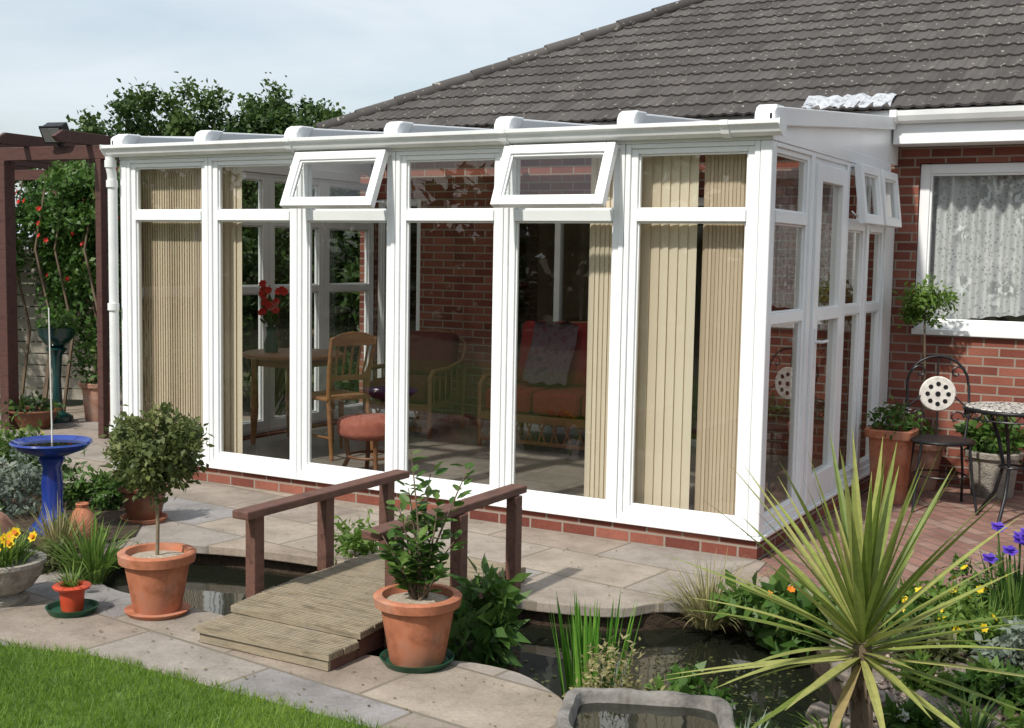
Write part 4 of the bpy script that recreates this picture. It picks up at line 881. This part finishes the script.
# pots along wall
t=thing('tall_terracotta_planter','tall square terracotta planter with small white flowers','planter',(.23,2.10,0)); pot(t,.145,.105,.50,TERRA,sq=6,rim=.06)
v,f_,r_=cloud([((0,0,.55),(.14,.14,.09))],300,.05,.025); np_mesh('foliage',v,f_,r_,G_MID,t)
for i in range(14): flower_part(t,(random.uniform(-.11,.11),random.uniform(-.11,.11),random.uniform(.58,.66)),.02,5,F_WHT)
t=thing('potted_standard_bush','pale green lollipop bush on thin stem in terracotta pot','potted plant',(.30,2.72,0)); pot(t,.17,.12,.34,TERRA2)
mb=MB(); mb.tube([(0,0,.3),(.01,0,.8),(-.01,0,1.25)],[.012,.010,.006],8); mb.build('trunk',BARK,t,smooth=True)
v,f_,r_=cloud([((0,0,1.34),(.15,.15,.14)),((-.08,0,1.24),(.08,.08,.07))],1300,.045,.02,shell=.2,nclump=30); np_mesh('crown',v,f_,r_,G_LITE,t)
v,f_,r_=cloud([((0,0,.38),(.14,.14,.06))],200,.05,.03); np_mesh('foliage',v,f_,r_,G_MID,t)
t=thing('dark_planter','dark weathered pot with green foliage against brick wall','planter',(.80,2.72,0)); pot(t,.18,.14,.32,STONE)
v,f_,r_=cloud([((0,0,.43),(.18,.18,.14))],500,.07,.035); np_mesh('foliage',v,f_,r_,G_MID,t)
# ---------------------------------------------------------------- trough
t=thing('stone_trough','rectangular grey stone trough holding a little water','trough',(.56,-2.81,0),rot=.40)
mb=MB(); n_=96; prof=[(0,-.03),(.92,-.03),(.97,0),(1.0,.11),(1.01,.155),(.985,.178),(.94,.183),(.86,.18),(.83,.165),(.81,.13),(.77,.06),(0,.06)]
mb.lathe(prof,n_,sq=6,sx=.28,sy=.22)
mb.v=[(x+.008*mnoise.noise(Vector((x*8,y*8,z*8))),y+.008*mnoise.noise(Vector((x*8+9,y*8,z*8))),z+(.009*mnoise.noise(Vector((x*12,y*12+5,z*8))) if z>.1 else 0)) for x,y,z in mb.v]
mb.build('basin',STONE2,t,smooth=True)
mb=MB(); mb.lathe([(.815,.142),(.4,.142),(.001,.142)],48,sq=6,sx=.28,sy=.22); mb.build('water',WATER,t)
# ---------------------------------------------------------------- cordyline
t=thing('cordyline','spiky yellow-green cordyline palm on short shaggy trunk','plant',(1.13,-2.40,0))
mb=MB(); mb.tube([(0,0,-.03),(.01,0,.12),(0,.01,.28),(.0,0,.40)],[.044,.037,.035,.03],12)
for i in range(40):
    w_=random.uniform(0,2*PI); z=random.uniform(.02,.30); mb.blade((math.cos(w_)*.034,math.sin(w_)*.034,z),(math.cos(w_)*.15,math.sin(w_)*.15,-.6),.04,.02,.1,2)
mb.build('trunk',BARK,t)
mb=MB(); NB=88
for i in range(NB):
    u=i/NB; el=math.radians(-18+104*u**.85+random.uniform(-8,8)); w_=i*2.39996+random.uniform(-.3,.3)
    d=Vector((math.cos(w_)*math.cos(el),math.sin(w_)*math.cos(el),math.sin(el))); Lf=random.uniform(.50,.76)*(1 if u<.85 else .85)
    tone=random.uniform(.0,.8)
    if el<math.radians(-8) and random.random()<.4: tone=random.uniform(.85,1)
    z=.34+.10*u; b_=Vector((0,0,z))+d*.02
    sd=d.cross(Vector((0,0,1))).normalized()
    mb.blade(b_,d,Lf,.031,random.uniform(.0,.36),8,r=tone,side=sd)
mb.build('foliage',G_CORD,t)
# ---------------------------------------------------------------- rocks & gravel
def rockmesh(seed,sub=3):
    bm=bmesh.new(); bmesh.ops.create_icosphere(bm,subdivisions=sub,radius=1)
    for v_ in bm.verts:
        q=v_.co*1.3+Vector((seed*7.1,seed*3.3,0)); n_=mnoise.noise(q)*.45+mnoise.noise(q*2.7)*.15; v_.co*=1+n_
    me=bpy.data.meshes.new('rock'); bm.to_mesh(me); bm.free(); me.materials.append(ROCK); return me
RM=[rockmesh(i) for i in range(5)]
rk=[(.95,-1.50,.13),(.80,-1.20,.11),(.60,-.95,.09),(1.02,-1.85,.13),(1.02,-2.15,.11),(.88,-2.42,.10),(.40,-.80,.06),(.75,-1.05,.07),(.33,-2.60,.06),(.98,-1.68,.08),(1.2,-1.75,.10),(1.25,-1.3,.10),(.12,-.98,.05),(1.1,-1.0,.08),(.92,-2.0,.08),(1.35,-2.1,.11),(1.5,-1.9,.09),(.82,-2.6,.08),(1.28,-2.55,.07),(.95,-2.75,.08),(1.42,-1.65,.08)]
for i,(x,y,s_) in enumerate(rk):
    o=bpy.data.objects.new('rock',RM[i%5]); coll.objects.link(o); o.location=(x,y,-.02); o.scale=(s_,s_*.8,s_*.55); o.rotation_euler=(0,0,i*1.7); top(o,'rough grey-buff edging rock beside the pond','rock','edging rocks around the pond')
vv=[];ff=[];rr=[]
base=[(1,0,0),(0,1,0),(-1,0,0),(0,-1,0),(0,0,1),(0,0,-1)]; bf=[(0,1,4),(1,2,4),(2,3,4),(3,0,4),(1,0,5),(2,1,5),(3,2,5),(0,3,5)]
for i in range(7000):
    x=random.gauss(1.3,.40); y=random.gauss(-2.0,.5)
    if x<.97 and y>-2.4: continue
    s_=random.uniform(.006,.020); b_=len(vv); c_=random.random(); w_=random.random()*6; cw,sw_=math.cos(w_),math.sin(w_)
    for q in base:
        qx,qy,qz=q[0]*s_*random.uniform(.8,1.3),q[1]*s_*random.uniform(.7,1.1),q[2]*s_*.6; vv.append((x+qx*cw-qy*sw_,y+qx*sw_+qy*cw,-.002+qz))
    for q in bf: ff.append([b_+k_ for k_ in q]); rr.append(c_)
stuff(np_mesh('gravel',np.array(vv),np.array(ff),np.array(rr),leafmat('pebbles',[(0,(.18,.12,.10)),(.5,(.31,.23,.19)),(1,(.46,.39,.33))],trans=0)))
# ---------------------------------------------------------------- plants
def plant_tuft(name,label,loc,n_,L_,W_,mat,spread=.7,droop=.5,rad=.05,cat='plant',tone=(0,1),lo=.5):
    t=MB(); tuft(t,(0,0,0),n_,L_,W_,spread,droop,rad,tone=tone,lo=lo); o=t.build(name,mat); o.location=loc; return top(o,label,cat)
def plant_bush(name,label,loc,ells,n_,L_,W_,mat,flw=None,nfl=0,frad=.02,cat='plant',shell=.2,fz=.5):
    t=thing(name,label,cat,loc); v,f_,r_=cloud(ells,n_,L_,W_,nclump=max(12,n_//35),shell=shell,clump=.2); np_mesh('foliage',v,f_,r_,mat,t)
    mb=MB()
    for (c_,rd) in ells: mb.tube([(c_[0]*.3,c_[1]*.3,-.02),c_],[.008,.003],5)
    mb.build('stem',BARK2,t)
    for i in range(nfl):
        c_,rd=random.choice(ells); d=Vector((random.gauss(0,1),random.gauss(-.4,1),abs(random.gauss(0,1))+fz)).normalized(); q=Vector(c_)+Vector((d.x*rd[0],d.y*rd[1],d.z*rd[2]))*1.08; flower_part(t,q,frad,6,flw,up=d)
    return t
plant_tuft('water_iris','upright bright green iris leaves growing in the pond',(.10,-2.26,-.14),75,.52,.020,G_REED,.22,.10,.10,lo=.7)
plant_tuft('sedge','arching straw-green sedge clump on the pond edge',(.10,-1.0,-.08),300,.38,.007,G_STRAW,1.2,1.0,.09)
plant_tuft('sedge','arching straw-green sedge clump by the paving',(.40,-.86,-.03),130,.28,.007,G_LITE,1.1,.9,.06)
plant_bush('marsh_marigold','leafy marsh marigold with orange flowers at the water edge',(.46,-1.10,-.05),[((0,0,.13),(.2,.17,.13)),((.18,-.05,.1),(.12,.12,.1))],480,.085,.075,G_MID,F_ORG,7,.022)
plant_bush('low_conifer','small yellow-green feathery dwarf conifer',(.29,-2.48,-.02),[((0,0,.13),(.10,.10,.16)),((.08,.03,.07),(.09,.09,.10)),((-.08,0,.06),(.07,.07,.08))],1700,.028,.010,G_STRAW)
plant_bush('pond_plant','dark leafy pond plant behind the trough',(.50,-2.36,-.1),[((0,0,.12),(.16,.10,.13)),((.2,.03,.08),(.12,.1,.1))],480,.06,.035,G_MID)
plant_tuft('spiky_yucca','silvery spiked rosette beside the stone trough',(.84,-2.72,-.02),80,.26,.014,G_GREY,1.6,.3,.02)
plant_bush('leafy_water_plant','broad-leaved green plant beside the bridge',(-.54,-2.02,-.13),[((0,0,.26),(.11,.10,.28)),((.05,.03,.12),(.12,.10,.14))],320,.11,.05,G_MID)
plant_bush('low_shrub','small light green shrub at the bridge end',(-1.86,-1.12,0),[((0,0,.10),(.13,.11,.11))],380,.05,.022,G_LITE)
t=thing('garden_iris','clump of iris leaves with large violet flowers in the border','plant',(1.40,-.62,-.02))
mb=MB(); tuft(mb,(0,0,0),60,.42,.022,.35,.2,.10,lo=.6); mb.build('foliage',G_MID,t)
sm=MB()
for i in range(9):
    c=Vector((random.uniform(-.14,.14),random.uniform(-.12,.10),random.uniform(.34,.48))); sm.tube([(c.x*.5,c.y*.5,0),c],.004,5)
    mb=MB(); flower(mb,c,.040,5,0,(.2,-.4,.8)); flower(mb,c+Vector((0,0,.01)),.034,3,0,(0,0,1)); mb.build('flower',F_BLUE,t)
sm.build('stem',G_MID,t)
bd=[(1.22,-.42,.26,G_MID,F_YEL,9),(1.62,-.30,.34,G_DARK,None,0),(1.95,-.2,.42,G_MID,F_WHT,6),(1.03,-.68,.22,G_LITE,F_YEL,10),(1.24,-.98,.20,G_LITE,F_YEL,5),(1.72,-.95,.34,G_MID,None,0),(1.48,-1.25,.22,G_GREY,None,0),(1.70,-1.55,.26,G_MID,F_RED,5),(1.12,-1.28,.16,G_OLIVE,None,0),(1.42,-1.62,.15,G_MID,F_WHT,5),(1.85,-1.30,.30,G_OLIVE,None,0),(1.68,-2.05,.18,G_LITE,None,0),(1.0,-.95,.14,G_MID,None,0),(2.1,-.7,.40,G_LITE,None,0),(2.2,-1.4,.40,G_DARK,None,0),(1.22,-2.0,.09,G_MID,F_WHT,4),(1.02,-2.62,.09,G_MID,None,0),(1.35,-2.72,.11,G_OLIVE,None,0),(1.9,-1.9,.26,G_LITE,None,0),(1.18,-1.58,.12,G_LITE,None,0)]
lab={id(G_MID):'mid-green',id(G_DARK):'dark green',id(G_LITE):'light green',id(G_GREY):'silvery',id(G_OLIVE):'bronze-green'}
fl={id(F_YEL):'yellow',id(F_BLUE):'violet-blue',id(F_WHT):'white',id(F_RED):'red'}
def border(lst,where):
    for x,y,h,mt,fm,nf in lst:
        l=lab[id(mt)]+' border perennial'+(' with '+fl[id(fm)]+' flowers' if fm else ' of dense leaves')+where
        ls=random.uniform(.035,.065)
        plant_bush('border_plant',l,(x,y,-.02),[((0,0,h*.5),(h*.6,h*.6,h*.5)),((h*.35,h*.2,h*.4),(h*.45,h*.45,h*.4)),((-h*.35,-h*.1,h*.35),(h*.4,h*.4,h*.35))],int((450+2400*h)*(.05/ls)),ls,ls*random.uniform(.35,.6),mt,fm,nf,.022)
border(bd,' in the gravel bed')
plant_tuft('ornamental_grass','fine arching green grass clump in the bed',(1.30,-.80,-.02),120,.32,.006,G_LITE,.9,.8,.05)
plant_tuft('ornamental_grass','upright bronze grass in the border',(1.75,-1.8,-.02),160,.42,.007,G_OLIVE,.8,.6,.06)
plant_tuft('strap_leaf_plant','strappy bright green leaves at the border front',(1.42,-1.98,-.02),60,.24,.014,G_MID,1.1,.9,.04)
plant_tuft('strap_leaf_plant','low strappy green leaves next to the trunk',(1.02,-2.3,-.02),40,.2,.014,G_LITE,1.1,.9,.04)
bl=[(-3.9,-1.05,.26,G_MID,None,0),(-4.3,-1.5,.42,G_GREY,None,0),(-4.6,-1.0,.4,G_DARK,None,0),(-3.40,-1.62,.16,G_LITE,None,0),(-3.85,-2.05,.28,G_MID,F_WHT,8),(-4.7,-2.1,.5,G_MID,None,0),(-5.4,-1.3,.55,G_DARK,None,0),(-5.3,-.7,.45,G_LITE,F_YEL,6),(-2.95,-2.15,.16,G_OLIVE,None,0),(-6.2,-.6,.45,G_MID,None,0),(-6.6,-1.4,.8,G_LITE,None,0),(-5.9,-2.0,.6,G_DARK,None,0)]
border(bl,' near the bird bath')
plant_tuft('daylily','light green arching strap leaves beside the pots',(-2.62,-2.22,0),170,.36,.013,G_LITE,.9,.9,.07)
plant_tuft('ornamental_grass','tall yellow-green grass near the bird bath',(-3.10,-2.02,0),150,.36,.009,G_STRAW,.8,.8,.06)
plant_tuft('spiky_yucca','tall spiky yellow-green leaves behind the jar',(-4.9,-1.6,.1),60,.8,.03,G_LITE,.9,.4,.06)
